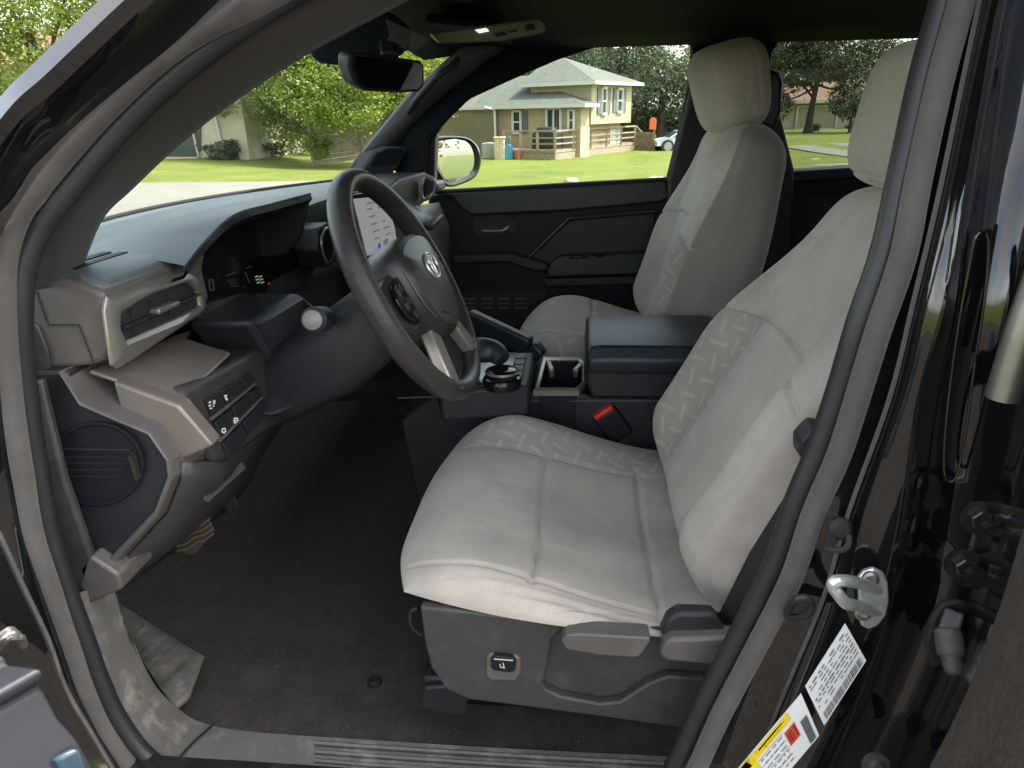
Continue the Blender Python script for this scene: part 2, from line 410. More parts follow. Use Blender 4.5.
# inner lip of the seal
def inset(pts, cx=460, cy=380): return pts
lipL = [(368, -46), (284, 0), (197, 60), (128, 122), (72, 188), (42, 228), (26, 268), (22, 310), (24, 365), (31, 424), (40, 478), (50, 532), (66, 586), (86, 640), (102, 684), (122, 724), (152, 760), (206, 794), (300, 818)]
lipR = [(500, 830), (625, 818), (664, 780), (676, 760), (701, 705), (737, 636), (772, 566), (795, 500), (818, 446), (838, 388), (858, 322), (882, 252), (900, 172), (921, 76), (942, 0), (962, -80)]
b = MB()
b.tube([V(x, y, tum(y) + .012) for x, y in lipL] + [V(x, y, tum(y) + .012) for x, y in lipR] + [V(880, -180, -.62), V(640, -200, -.615), V(500, -112, -.62)], .0105, seg=12, closed=True, n=6, flat=1.0)
b.build('seal_lip', 'lip', sealo)

# ---- A pillar: glossy black outside, trim inside
def ribbon(lines, n=6): return [spline([V(*p) for p in l], n) for l in lines]
lnA = [
 [(-60, 175, -.80), (0, 97, -.79), (35, 62, -.785), (70, 28, -.78), (105, -5, -.775), (150, -45, -.77)],
 [(-58, 200, -.815), (5, 113, -.805), (44, 76, -.80), (84, 38, -.795), (120, 4, -.79), (168, -40, -.785)],
 [(-55, 225, -.81), (12, 130, -.80), (54, 92, -.795), (98, 50, -.79), (138, 12, -.785), (190, -36, -.78)],
 [(-52, 250, -.79), (14, 150, -.78), (60, 108, -.775), (108, 62, -.77), (150, 22, -.765), (205, -30, -.76)],
 [(-50, 275, -.775), (10, 178, -.77), (62, 126, -.765), (116, 76, -.757), (163, 34, -.75), (220, -20, -.745)],
 [(-48, 300, -.78), (6, 202, -.772), (58, 142, -.767), (122, 86, -.76), (176, 42, -.755), (232, -12, -.75)],
 [(-40, 320, -.745), (8, 222, -.742), (52, 158, -.735), (110, 100, -.72), (178, 44, -.70), (240, -5, -.68)],
]
b = MB(); b.grid(ribbon(lnA))
apil = b.build('front_pillar', 'paint', car, smooth=True, ang=50)
lnT = [
 [(330, -30, -.64), (292, 0, -.64), (196, 64, -.655), (120, 132, -.67), (66, 196, -.69), (36, 240, -.70), (22, 290, -.71)],
 [(400, -30, -.615), (345, 0, -.615), (235, 62, -.625), (150, 125, -.635), (100, 180, -.645), (70, 220, -.65), (50, 285, -.655)],
 [(430, -25, -.60), (385, 0, -.60), (280, 60, -.60), (190, 125, -.60), (128, 182, -.60), (95, 216, -.60), (70, 282, -.60)],
 [(440, -20, -.585), (395, 2, -.585), (283, 63, -.585), (192, 128, -.585), (129, 186, -.585), (97, 220, -.585), (72, 284, -.585)],
]
b = MB(); b.grid(ribbon(lnT))
b.build('pillar_trim', 'trimA', car, solid=.01, off=0)

# ---- lower hinge pillar, left of the seal
b = MB()
b.grid([[V(-60, y - 10, -.80), V(x0 - 40, y, -.79), V(x0, y, -.775), V(x1, y, -.76), V(x1 + 14, y, -.745)] for x0, x1, y in
        ((-40, -8, 300), (-36, -4, 380), (-26, 2, 460), (-6, 18, 535), (22, 38, 590), (48, 58, 645), (64, 74, 692), (88, 96, 735), (115, 122, 775), (185, 185, 815))])
b.build('hinge_pillar', 'paint', car)
b = MB(); b.tube([V(-10, 520, -.80), V(2, 541, -.80), (V(22, 585, -.795)), V(48, 640, -.79), V(66, 690, -.785), V(92, 735, -.78), V(125, 790, -.77)], .003, seg=6, n=4)
b.build('flange_edge', 'grey2', car)
# rocker below the sill
b = MB(); b.grid([[Vector((x, -.735, .66)), Vector((x, -.77, .655)), Vector((x, -.83, .62)), Vector((x, -.87, .55)), Vector((x, -.86, .42)), Vector((x, -.7, .36))] for x in (-.45, -.2, .1, .4, .8, 1.9)])
b.build('rocker_panel', 'paint_dusty', car)

# ---- B pillar and rear door edge
ys = [-80, 0, 100, 200, 300, 400, 512, 600, 687, 768, 850]
c0 = [990, 974, 953, 930, 905, 880, 836, 800, 763, 733, 700]
c1 = [1004, 985, 964, 944, 921, 896, 858, 838, 803, 768, 728]
c2 = [1024, 1002, 984, 966, 948, 921, 905, 886, 852, 815, 770]
c3 = [1034, 1010, 991, 976, 962, 945, 932, 915, 884, 846, 800]
c4 = [1110, 1085, 1060, 1035, 1015, 990, 970, 955, 925, 885, 840]
c5 = [1190, 1165, 1140, 1112, 1084, 1060, 1028, 1002, 969, 929, 880]
rowsP = []
for k, y in enumerate(ys):
    t = tum(y); o = t + .745   # tumblehome moves the upper part inwards
    r = [V(c0[k] - 13, y, -.738 + o), V(c0[k], y, -.742 + o), V(lerp(c0[k], c1[k], .55), y + 3, -.752 + o), V(c1[k], y + 4, -.765 + o), V(c1[k] + 5, y + 4, -.772 + o), V(lerp(c1[k], c2[k], .5), y + 4, -.776 + o), V(c2[k] - 5, y, -.778 + o), V(c2[k], y, -.786 + o),
         V(c2[k] + 5, y, -.784 + o), V(c3[k], y, -.772 + o), V(c3[k] + 6, y, -.765 + o), V(lerp(c3[k], c4[k], .5), y, -.765 + o), V(c4[k], y, -.78 + o), V(lerp(c4[k], c5[k], .45), y, -.81 + o), V(lerp(c4[k], c5[k], .8), y, -.86 + o), V(c5[k] - 3, y, -.9 + o), V(c5[k], y, -.912 + o)]
    e = r[-1]
    r += [e + Vector((.010, -.003, 0)), e + Vector((.06, -.008, 0)), e + Vector((.4, -.012, 0)), e + Vector((1.25, -.012, 0))]
    rowsP.append(r)
cols = list(zip(*rowsP)); cols = [spline(list(c), 5) for c in cols]
b = MB(); b.grid([list(r) for r in cols])
bp = b.build('middle_pillar', 'paint', car, ang=60)
def onB(px, py, Y, d=0): return V(px, py, Y - d)

# thin brown sealer / edge lines
b = MB()
b.tube([V(lerp(c0[k], c1[k], .62) - 1, ys[k], -.755 + tum(ys[k]) + .745) for k in range(len(ys))], .0022, seg=6, n=5)
b.build('flange_edge', 'seal', bp)
# striker
b = MB()
pl = [(856, 575), (862, 568), (872, 565), (882, 570), (886, 580), (887, 598), (884, 612), (876, 622), (866, 626), (859, 622), (857, 608)]
b.prism(poly(-.79, *pl), (0, -.006, 0))
st = b.build('door_striker', 'chrome', bp, bevel=.002)
b = MB(); P_ = [V(878, 612, -.79), V(858, 606, -.815), V(846, 603, -.835), V(838, 594, -.842), V(833, 586, -.842), V(836, 581, -.842), V(848, 581, -.836), V(862, 584, -.815), V(880, 590, -.79)]
b.tube(P_, .0055, seg=10, n=5); b.build('striker_loop', 'chrome', st)
for (x, y) in ((870, 578), (862, 612)):
    b = MB(); c = V(x, y, -.797); b.lathe([(.0075, 0), (.0075, .003), (.005, .0045), (.0045, .002), (0, .002)], c, (-.1, -1, .1), seg=16); b.build('striker_bolt', 'steel', st)

# labels
def decal(nm, quad, Y, m, parent): # quad px (tl,tr,br,bl)
    b = MB(); P4 = [V(x, y, Y) for x, y in quad]; b.prism(P4, (0, -.0008, 0)); return b.build(nm, m, parent, smooth=False), P4
def q(P4, u, v): # bilinear point slightly proud
    return P4[0].lerp(P4[1], u).lerp(P4[3].lerp(P4[2], u), v) + Vector((0, -.0014, 0))
def patch(b, P4, u0_, v0_, u1_, v1_, mi=0): b.prism([q(P4, u0_, v0_), q(P4, u1_, v0_), q(P4, u1_, v1_), q(P4, u0_, v1_)], (0, -.0003, 0), mi)
lab, Q = decal('certification_label', [(845, 623), (866, 660), (824, 725), (805, 686)], -.79, 'label', bp)
# u: across (short side), v: along
b = MB(); rnd = random.Random(3)
for k in range(34):
    v0_ = .06 + k * .026; w = rnd.choice((.006, .010, .014)); patch(b, Q, .78, v0_, .95, v0_ + w)
for r in range(8):
    v = .04
    while v < .93:
        l = rnd.uniform(.03, .12)
        if rnd.random() < .85: patch(b, Q, .08 + r * .083, v, .08 + r * .083 + (.026 if r not in (0, 4) else .04), min(v + l, .95), 1)
        v += l + rnd.uniform(.012, .05)
b.build('label_print', ['ink', 'inkgrey'], lab, smooth=False)
lab2, Q2 = decal('tyre_label', [(801, 693), (819, 735), (764, 800), (738, 768)], -.792, 'label', bp)
b = MB()
patch(b, Q2, .02, .22, .2, .98, 0); patch(b, Q2, .0, .78, 1, 1, 0)
patch(b, Q2, .3, .20, .62, .36, 3)
for k in range(5): patch(b, Q2, .34, .215 + k * .027, .58, .225 + k * .027, 1)
for k in range(11): patch(b, Q2, .42 + k * .05, .04, .45 + k * .05, .14, 1)
for r in range(6):
    v = .4
    while v < .74:
        l = rnd.uniform(.03, .1); patch(b, Q2, .30 + r * .11, v, .325 + r * .11, min(v + l, .76), 2); v += l + .03
for k in range(4): patch(b, Q2, .255 + k * .17, .38, .262 + k * .17, .77, 4)
patch(b, Q2, .06, .26, .1, .7, 1); patch(b, Q2, .13, .3, .16, .62, 1)
patch(b, Q2, .05, .68, .17, .75, 1)
b.build('label_print', ['yellow', 'ink', 'inkgrey', 'inkred', 'inkgrey'], lab2, smooth=False)
# latch wire and clip at the pillar's inner edge
b = MB(); b.tube([V(818, 546, -.775), V(828, 549, -.79), V(842, 550, -.795), V(848, 545, -.795), V(849, 535, -.79)], .003, seg=8, n=4)
b.lathe([(.011, 0), (.011, .006), (.007, .010), (0, .010)], V(838, 527, -.77), (0, -1, .2), seg=16)
b.build('wire_clip', 'rubber', bp)
b = MB(); b.tube([V(788, 612, -.765), V(795, 600, -.785), V(806, 598, -.788), V(812, 606, -.785), V(804, 616, -.78), V(790, 617, -.765)], .004, seg=8, n=4, closed=True)
b.build('trim_clip', 'lip', bp)
# rear door hinge leaf with two bolts
b = MB(); hp = [(961, 508), (975, 500), (990, 502), (1000, 515), (1000, 540), (990, 552), (992, 562), (975, 580), (958, 582), (950, 570), (950, 555), (962, 545), (966, 530)]
b.prism(poly(-.785, *hp), (0, -.012, 0)); hg = b.build('rear_door_hinge', 'paint', bp, bevel=.003)
for (x, y) in ((979, 517), (963, 564)):
    b = MB(); c = V(x, y, -.798); b.lathe([(.016, 0), (.016, .002), (.011, .0025)], c, (-.15, -1, .1), seg=20); b.lathe([(.0095, .002), (.0095, .009), (.008, .010), (.0055, .010), (.005, .006), (0, .006)], c, (-.15, -1, .1), seg=6)
    b.build('hinge_bolt', 'paint_dusty', hg)
# round dome under, switch plunger
b = MB(); sp_ = [(922, 640), (930, 612), (938, 600), (956, 596), (970, 602), (974, 614), (966, 632), (945, 660), (930, 664)]
b.prism(poly(-.79, *sp_), (0, -.007, 0)); sw = b.build('door_bumper_stop', 'rubber', bp, bevel=.003)
M['oldplastic'] = mat('weathered_plastic', (.05, .05, .05), .6, dust=.3)
b = MB(); b.bar(V(955, 612, -.80), V(946, 640, -.815), .016, .02); b.lathe([(.011, -.01), (.012, .0), (.012, .012), (.008, .016), (.009, .022), (.006, .03), (.0, .031)], V(949, 640, -.82), Vector((-.02, -.5, -.5)), seg=16); b.build('rubber_plunger', 'oldplastic', sw, bevel=.002)
b = MB(); c = V(875, 763, -.80); b.lathe([(.014, 0), (.014, .003), (.008, .004), (.006, .008), (0, .008)], c, (0, -1, .1), seg=18); b.build('pillar_plug', 'oldplastic', bp)
# rear door handle tube
b = MB(); b.tube([V(1075, 180, -.83), V(1045, 270, -.83), V(1022, 335, -.83), V(1003, 398, -.83)], .0125, seg=16, n=4); b.build('pin_sleeve', 'steel', bp)
# long recessed slot
b = MB(); b.tube([V(988, 240, -.772), V(984, 300, -.775), V(975, 360, -.778), V(967, 420, -.78), V(958, 470, -.78), V(950, 482, -.78), V(944, 470, -.78), V(946, 420, -.778), V(956, 340, -.775), V(968, 270, -.772), V(976, 236, -.772)], .0014, seg=8, n=4, closed=True)
b.build('slot_flange', 'paint', bp)

# ---- driver's door, open (its front lower corner shows bottom left)
door = thing('x', '', ''); bpy.data.objects.remove(door)
b = MB()
tr = [(-30, 640), (6, 655), (10, 663), (43, 667), (46, 676), (40, 684), (46, 692), (60, 718), (78, 738), (95, 768), (120, 830), (-60, 900)]
b.prism([V(x, y, -.97) for x, y in tr], (-.35, -.55, -.02)); dr = b.build('driver_door', 'plastic', car, bevel=.008, seg=3)
b = MB(); b.prism([V(x, y, -.975) + Vector((.004, 0, 0)) for x, y in ((-40, 720), (25, 690), (32, 735), (8, 790), (-60, 800))], (-.1, -.2, 0)); b.build('map_pocket', 'grey2', dr, bevel=.006)
b = MB(); b.prism([V(x, y, -.978) for x, y in ((66, 756), (72, 746), (80, 748), (90, 775), (80, 800), (64, 790))], (-.01, -.012, 0)); b.build('reflector', mat('dark_blue_plastic', (.03, .05, .07), .3), dr, bevel=.003)
b = MB(); rr = random.Random(5)
for k in range(3): b.tube([V(-14 + 7 * k, 648, -.85), V(-4 + 7 * k, 640 - k, -.855), V(5 + 6 * k, 632 + 3 * k, -.85), V(12 + 5 * k, 630 + 4 * k, -.845), V(20 + 2 * k, 640 + 3 * k, -.84)], .0035, seg=8, n=4)
b.build('check_strap', 'steel', car)

# ---- roof, headliner, rear wall, exterior shell
b = MB(); rows = []
for i in range(14):
    x = -.16 + i * .15; r = []
    for j in range(13):
        y = -.66 + j * .11; xx = x - (.10 * (1 - (y / .66) ** 2) if i == 0 else 0)
        z = 1.60 + .055 * (1 - (abs(y) / .66) ** 3) - .02 * sstep(.05, -.2, x)
        r.append(Vector((xx, y, z)))
    rows.append(r)
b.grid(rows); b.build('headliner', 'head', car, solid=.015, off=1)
b = MB(); rows = []
for i in range(14):
    x = -.18 + i * .15
    rows.append([Vector((x - .10 * (1 - ((-.76 + j * .1267) / .76) ** 2) * (i == 0), -.76 + j * .1267, 1.64 + .07 * (1 - (abs(-.76 + j * .1267) / .76) ** 3) - .02 * sstep(.05, -.2, x))) for j in range(13)])
b.grid(rows); b.build('roof_panel', 'paint', car, solid=.012, off=1)
b = MB(); b.prism([Vector((1.83, -.84, .5)), Vector((1.83, -.86, .8)), Vector((1.83, -.80, 1.22)), Vector((1.83, .80, 1.22)), Vector((1.83, .86, .8)), Vector((1.83, .84, .5))], (1.5, 0, 0)); b.build('unseen_rear_body', 'paint', car, bevel=.02)  # rear of the car, out of view, added to shade the ground
b = MB(); b.box((1.78, 0, 1.0), (.06, 1.5, 1.3)); b.build('rear_bulkhead', 'black', car, bevel=.01)
b = MB()
hr = []
for i in range(12):
    x = -.72 - i * .12
    hr.append([Vector((x, -.82 + j * .1171, 1.145 + .02 * (1 - (abs(-.82 + j * .1171) / .82) ** 4) - .10 * (i / 11) ** 2)) for j in range(15)])
b.grid(hr); b.build('hood', 'paint', car, solid=.02, off=-1)
b = MB(); b.box((-.86, 0, .85), (.04, 1.5, .62)); b.build('firewall', 'black', car)
for s_ in (-1, 1):
    b = MB(); b.grid([[Vector((x, s_ * .86, 1.085)), Vector((x, s_ * .93, 1.0)), Vector((x, s_ * .94, .8)), Vector((x, s_ * .9, .55))] for x in (-2.0, -1.4, -.9, -.5)]); b.build('front_fender', 'paint', car, solid=.01)

# ---- windshield
b = MB(); rows = []
for i in range(9):
    t = i / 8; r = []
    for j in range(17):
        y = -.64 + .08 * j; k = 1 - (y / .64) ** 2
        xb = -.43 - .20 * k; xt = -.06 - .12 * k
        r.append(Vector((lerp(xb, xt, t), y * lerp(1.0, .95, t), lerp(1.262, 1.60 + .035 * k, t) + .012 * sin(pi * t))))
    rows.append(r)
b.grid(rows); ws = b.build('windshield', 'wind', car)
b = MB(); b.tube([Vector((-.43 - .20 * (1 - (y / .64) ** 2), y, 1.262)) for y in [-.64 + .08 * j for j in range(17)]], .0045, seg=8); b.build('windshield_gasket', 'rubber', ws)

# ---- dashboard
b = MB(); rows = []
for j in range(28):
    y = -.60 + j * (1.24 / 27); k = 1 - (y / .66) ** 2
    xf = -.44 - .20 * k
    xr = lerp(-.29, -.30, sstep(-.5, 0, y)) - .13 * sstep(-.56, -.50, y) * (1 - sstep(-.22, -.17, y)); zr = 1.262 + .012 * sstep(-.45, -.2, y)
    rows.append([Vector((xf - .04, y, 1.248)), Vector((xf - .004, y, 1.2585)), Vector((lerp(xf, xr, .3), y, 1.262)), Vector((lerp(xf, xr, .7), y, 1.27)), Vector((xr, y, zr)), Vector((xr + .014, y, zr - .008)), Vector((xr + .008, y, zr - .06)), Vector((xr - .05, y, 1.10)), Vector((xr - .07, y, .95))])
b.grid(rows); dash = b.build('dashboard', 'dash', car, ang=50)
# cluster hood
b = MB()
def hood(px, py, X): return VX(px, py, X)
top_r = [V(184, 266, -.545), V(205, 240, -.50), V(234, 214, -.45), V(272, 203, -.33), V(310, 193, -.20)]
edge = spline(top_r, 5)
frontl = spline([Vector((-.36, -.52, 1.266)), Vector((-.40, -.47, 1.268)), Vector((-.44, -.41, 1.268)), Vector((-.46, -.32, 1.27)), Vector((-.46, -.20, 1.27))], 5)
rows = []
for p, q_ in zip(edge, frontl):
    rows.append([q_, q_.lerp(p, .5) + Vector((0, 0, .008)), p.lerp(q_, .03) + Vector((0, 0, .001)), p, p + Vector((-.004, 0, -.012)), p.lerp(q_, .5) + Vector((0, 0, -.03)), q_ + Vector((.02, 0, -.06))])
b.grid(rows); hd = b.build('cluster_hood', 'dash', dash, ang=40)
b = MB(); b.grid([[p + Vector((.001, 0, -.003)), p + Vector((.003, 0, -.010)), p + Vector((-.003, 0, -.016)), p + Vector((-.05, 0, -.03)), Vector((-.42, p.y, 1.22))] for p in edge]); b.build('hood_lining', 'black', dash)
# far side of the hood
b = MB(); b.prism([V(310, 193, -.2), V(300, 238, -.2), V(285, 255, -.2), Vector((-.45, -.2, 1.18)), Vector((-.46, -.2, 1.27))], (0, .012, 0)); b.build('hood_cheek', 'black', dash, bevel=.004)
# instrument screen
b = MB(); sq = [VX(186, 300, -.285), VX(192, 272, -.285), VX(240, 212, -.30), VX(300, 200, -.30), VX(330, 245, -.30), VX(318, 285, -.285), VX(208, 336, -.27)]
b.prism(sq, (-.02, 0, 0)); clus = b.build('instrument_screen', 'piano', dash, bevel=.004)
b = MB()
def strokes(b, segs, X, mi=0, w=.0016):
    for (x0, y0), (x1, y1) in segs: b.bar(VX(x0, y0, X), VX(x1, y1, X), w, .0006, mi, up=(1, 0, 0))
strokes(b, [((209, 280), (213, 280)), ((213, 280), (214, 290)), ((214, 290), (210, 290)), ((210, 290), (209, 280))], -.262, 1)
b.build('gauge_digit', ['digits', 'digits_dim'], clus, smooth=False)
for sg_ in (((246, 268), (252, 266)), ((245, 272), (250, 283)), ((226, 276), (236, 272))):
    b = MB(); strokes(b, [sg_], -.262, 1, .001); b.build('gauge_line', ['digits', 'digits_dim'], clus, smooth=False)
b = MB()
for k in range(3):
    for xx in (255, 259): strokes(b, [((xx + k, 277 + 3 * k), (xx + 3 + k, 276 + 3 * k))], -.262, 0, .002)
b.build('speed_readout', ['digits'], clus, smooth=False); b = MB()
strokes(b, [((268, 284), (270, 283.4))], -.262, 2, .004)
b.build('warning_lamp', ['digits', 'digits_dim', 'tell'], clus, smooth=False)

# vent box at the door end of the dash
b = MB()
endp = [(10, 313), (20, 290), (34, 284), (63, 279), (94, 288), (105, 294), (103, 312), (114, 347), (104, 361), (90, 366), (50, 370), (14, 371)]
E0 = poly(-.665, *endp); 
b.prism(E0, (0, .22, 0)); vb = b.build('vent_housing', 'grey', dash, bevel=.006, seg=3)
b = MB()
zt = .0
tl = [VX(72, 277, -.30) , VX(182, 262, -.27)]
b.grid([[Vector((-.46, y_, 1.262)), Vector((-.39, y_, 1.268)), Vector((-.33, y_, 1.2735 + d_)), Vector((-.285, y_, 1.272 + d_)), Vector((-.268, y_, 1.266 + d_)), Vector((-.262, y_, 1.258 + d_))] for y_, d_ in ((-.652, -.003), (-.64, 0), (-.58, .001), (-.52, .001), (-.465, 0), (-.44, -.004))])
b.build('vent_top_skin', 'dash', vb, solid=.004, ang=60)
b = MB(); b.prism([V(17, 371, -.667), V(13, 322, -.667), V(26, 318, -.667), V(40, 325, -.667), V(50, 350, -.667), V(53, 369, -.667)], (0, -.004, 0)); b.build('end_cover', 'grey2', vb, bevel=.003)
b = MB(); b.tube([V(36, 291, -.6665), V(46, 318, -.6665), V(49, 325, -.6665), V(79, 325, -.6665), V(94, 364, -.6665)], .0009, seg=6); b.build('panel_gap', 'rubber', vb)
# bezel ring: two outlines bridged
Xv = -.258
oo = [(106, 296), (180, 269), (197, 277), (206, 306), (203, 313), (118, 369), (112, 365), (104, 312)]
ii = [(121, 316), (139, 301), (186, 281), (196, 290), (199, 305), (196, 310), (127, 340), (121, 332)]
O1 = [VX(x, y, Xv) for x, y in oo]; I1 = [VX(x, y, Xv + .002) for x, y in ii]
mid = [a.lerp(c, .3) + Vector((.004, 0, 0)) for a, c in zip(O1, I1)]; mid2 = [a.lerp(c, .75) + Vector((.004, 0, 0)) for a, c in zip(O1, I1)]
back = [p + Vector((-.003, 0, 0)) for p in O1]; ib = [p + Vector((-.003, 0, 0)) for p in I1]
b = MB(); b.grid([back, O1, mid, mid2, I1, ib], cu=True); b.build('vent_bezel', 'silver', vb, bevel=.002)
b = MB(); b.prism([p + Vector((.0003, 0, 0)) for p in ib], (-.006, 0, 0)); b.build('vent_throat', 'rubber', vb)
for k in range(4):
    b = MB()
    t = k / 3; b.bar(VX(132 + 56 * t, 335 - 24 * t, Xv - .001), VX(129 + 56 * t, 308 - 24 * t, Xv - .001), .004, .002)
    b.build('vent_vane', 'plastic', vb)
b = MB(); b.bar(VX(122, 327, Xv + .001), VX(197, 294, Xv + .001), .014, .003); b.build('vent_blade', 'plastic', vb, bevel=.001)
b = MB(); b.bar(VX(154, 312, Xv + .006), VX(175, 303, Xv + .006), .014, .007); b.build('vent_tab', 'silver', vb, bevel=.002)
# defroster slots in the top, demister badge
b = MB()
for k in range(2): b.bar(Vector((-.345 + .022 * k, -.62, 1.2745)), Vector((-.345 + .022 * k, -.52, 1.2755)), .012, .004)
b.build('defroster_slot', 'black', vb)
b = MB()
for k in range(3): b.bar(V(66 + 3 * k, 262 - 6 * k, -.585), V(78 - k, 256 - 5 * k, -.575), .004, .002)
b.tube([V(64, 264, -.59), V(70, 246, -.58), V(79, 250, -.575), V(80, 258, -.575)], .002, seg=6, closed=True, n=4)
b.build('tweeter_grille', 'silver', dash)

# lower dash: end panel with round cover
endq = [(16, 372), (66, 371), (74, 392), (82, 404), (120, 420), (150, 432), (168, 456), (170, 476), (158, 512), (96, 578), (72, 576), (40, 500), (18, 420)]
b = MB(); b.prism(poly(-.68, *endq), (0, .05, 0)); ep = b.build('dash_end_panel', 'plastic', dash, bevel=.004)
rim_o = [(66, 369), (78, 384), (86, 398), (122, 414), (156, 428), (176, 458), (179, 474), (164, 514), (100, 584)]
rim_i = [(60, 371), (72, 391), (81, 405), (119, 421), (149, 434), (166, 458), (168, 475), (155, 510), (92, 576)]
Ro = [V(x, y, -.675) for x, y in rim_o]; Ri = [V(x, y, -.684) for x, y in rim_i]
b = MB(); b.grid([[o_ + Vector((0, .12, 0)), o_, o_.lerp(i_, .3) + Vector((0, -.008, 0)), o_.lerp(i_, .8) + Vector((0, -.006, 0)), i_, i_ + Vector((0, .012, 0))] for o_, i_ in zip(Ro, Ri)])
b.build('end_panel_rim', 'grey', dash, ang=20, bevel=.002)
def ell(cx, cy, rx, ry, Y, n=36, rot=0): return [V(cx + rx * cos(a) * cos(rot) - ry * sin(a) * sin(rot), cy + rx * cos(a) * sin(rot) + ry * sin(a) * cos(rot), Y) for a in [2 * pi * k / n for k in range(n)]]
b = MB(); b.grid([ell(96, 464, 49, 43, -.681), ell(96, 464, 48, 42, -.686), ell(96, 464, 44, 39, -.686), ell(96, 464, 43, 38, -.683), ell(96, 464, 10, 9, -.683), ell(96, 464, .5, .5, -.683)], cu=True); fc = b.build('fuse_cover', 'black', ep)
b = MB()
for k, (x0, x1) in enumerate(((62, 118), (58, 128), (62, 126), (64, 124))): b.bar(V(x0, 457 + 6.5 * k, -.6845), V(x1, 457 + 6.5 * k, -.6845), .0012, .0012)
b.tube([V(50, 449, -.6845), V(130, 450, -.6845), V(141, 472, -.6845), V(134, 486, -.6845)], .0013, seg=6)
for k in range(13): b.bar(V(66 + 4.2 * k, 462 + (k % 3), -.6845), V(68.6 + 4.2 * k, 464.5 - (k % 2), -.6845), .0016, .001)
b.build('embossed_lines', 'plastic', fc, smooth=False)
b = MB(); b.bar(V(133, 454, -.686), V(140, 477, -.686), .014, .004); b.build('cover_notch', 'rubber', fc)

# knee panels: stepped bronze trim with button bank
b = MB()
SEC = [((104, 374), (192, 333)), ((113, 377), (230, 352)), ((180, 405), (262, 345))]
P1, P2 = V(88, 372, -.66), VX(192, 330, -.31)
Q1, Q2_ = V(112, 380, -.655), VX(186, 340, -.285)
R1, R2 = V(178, 404, -.655), VX(231, 354, -.215)
S1, S2 = V(190, 432, -.655), VX(262, 392, -.205)
T1, T2 = V(213, 447, -.655), VX(288, 420, -.2)
U1, U2 = V(178, 460, -.66), VX(260, 470, -.3)
b.grid([[P1, P2], [Q1, Q2_], [R1, R2]]); b.build('knee_shelf', 'bronze', dash, solid=.006, bevel=.003)
b = MB(); b.prism([V(112, 381, -.662), V(178, 405, -.662), V(213, 446, -.662), V(179, 462, -.662), V(158, 426, -.662), V(120, 411, -.662)], (0, .025, 0)); b.build('knee_end_trim', 'bronze', dash, bevel=.004, seg=3)
# button bank block
Xb = -.205
bb = [(180, 408), (186, 388), (232, 364), (258, 349), (266, 352), (284, 400), (285, 416), (280, 424), (224, 462), (215, 462)]
b = MB(); b.prism(polyX(Xb, *bb), (-.08, 0, 0)); bank = b.build('switch_bank', 'grey2', dash, bevel=.008, seg=3)
def quadX(b, pts, X, dx, mi=0): b.prism(polyX(X, *pts), (dx, 0, 0), mi)
org = [(202, 399), (245, 371), (267, 408), (226, 461)]
TL, TR, BR, BL = (201, 400), (247, 371), (266, 412), (226, 462)
def bl(u, v):
    a = (lerp(TL[0], TR[0], u), lerp(TL[1], TR[1], u)); c = (lerp(BL[0], BR[0], u), lerp(BL[1], BR[1], u))
    return (lerp(a[0], c[0], v), lerp(a[1], c[1], v))
cells = [(0, .3, 0), (.33, .72, 0), (.76, 1, 0), (0, .36, 1), (.4, .74, 1), (.78, 1, 1), (0, .45, 2), (.49, 1, 2)]
for (u_, w_, r) in cells:
    v0_, v1_ = r * .345 + .01, r * .345 + .27
    b = MB(); quadX(b, [bl(u_, v0_), bl(w_, v0_), bl(w_, v1_), bl(u_, v1_)], Xb - .002, .007); b.build('switch_button', 'plastic', bank, bevel=.0015)
b = MB()
for r in (1, 2):
    v_ = r * .345 - .035; b.prism(polyX(Xb + .002, bl(-.02, v_ - .022), bl(1.02, v_ - .022), bl(1.02, v_ + .022), bl(-.02, v_ + .022)), (.005, 0, 0))
b.build('bank_rail', 'grey', bank, bevel=.001)
def icon(b, cx, cy, s_, k):
    X = Xb + .0062
    if k == 0: sg = [((-3, -2), (-1, -3)), ((-3, 1), (-1, 0)), ((1, -3), (3, -4)), ((1, -1), (3, -2)), ((1, 1), (2, 1)), ((-2, 3), (0, 3))]
    elif k == 1: sg = [((-2, -2), (1, -3)), ((-1, 0), (2, 1)), ((0, -3), (0, 2)), ((1, 1), (1, 3))]
    elif k == 2: sg = [((-2, -3), (2, -3)), ((-2, 0), (2, -1)), ((-2, 2), (2, 2)), ((-2, -3), (-2, 2)), ((2, -3), (2, 2))]
    else: sg = [((-2, -2), (1, -3)), ((1, -3), (2, 0)), ((2, 0), (0, 2)), ((0, 2), (-2, 1)), ((-2, 1), (-2, -2))]
    for (a, c) in sg: b.bar(VX(cx + a[0] * s_, cy + a[1] * s_, X), VX(cx + c[0] * s_, cy + c[1] * s_, X), .0018, .0004, 0, up=(1, 0, 0))
for a_ in ((212, 405, 1.1, 0), (226, 398, .9, 1), (224, 431, .9, 3), (236, 421, .9, 2)):
    b = MB(); icon(b, *a_); b.build('button_icon', 'white_mark', bank, smooth=False)
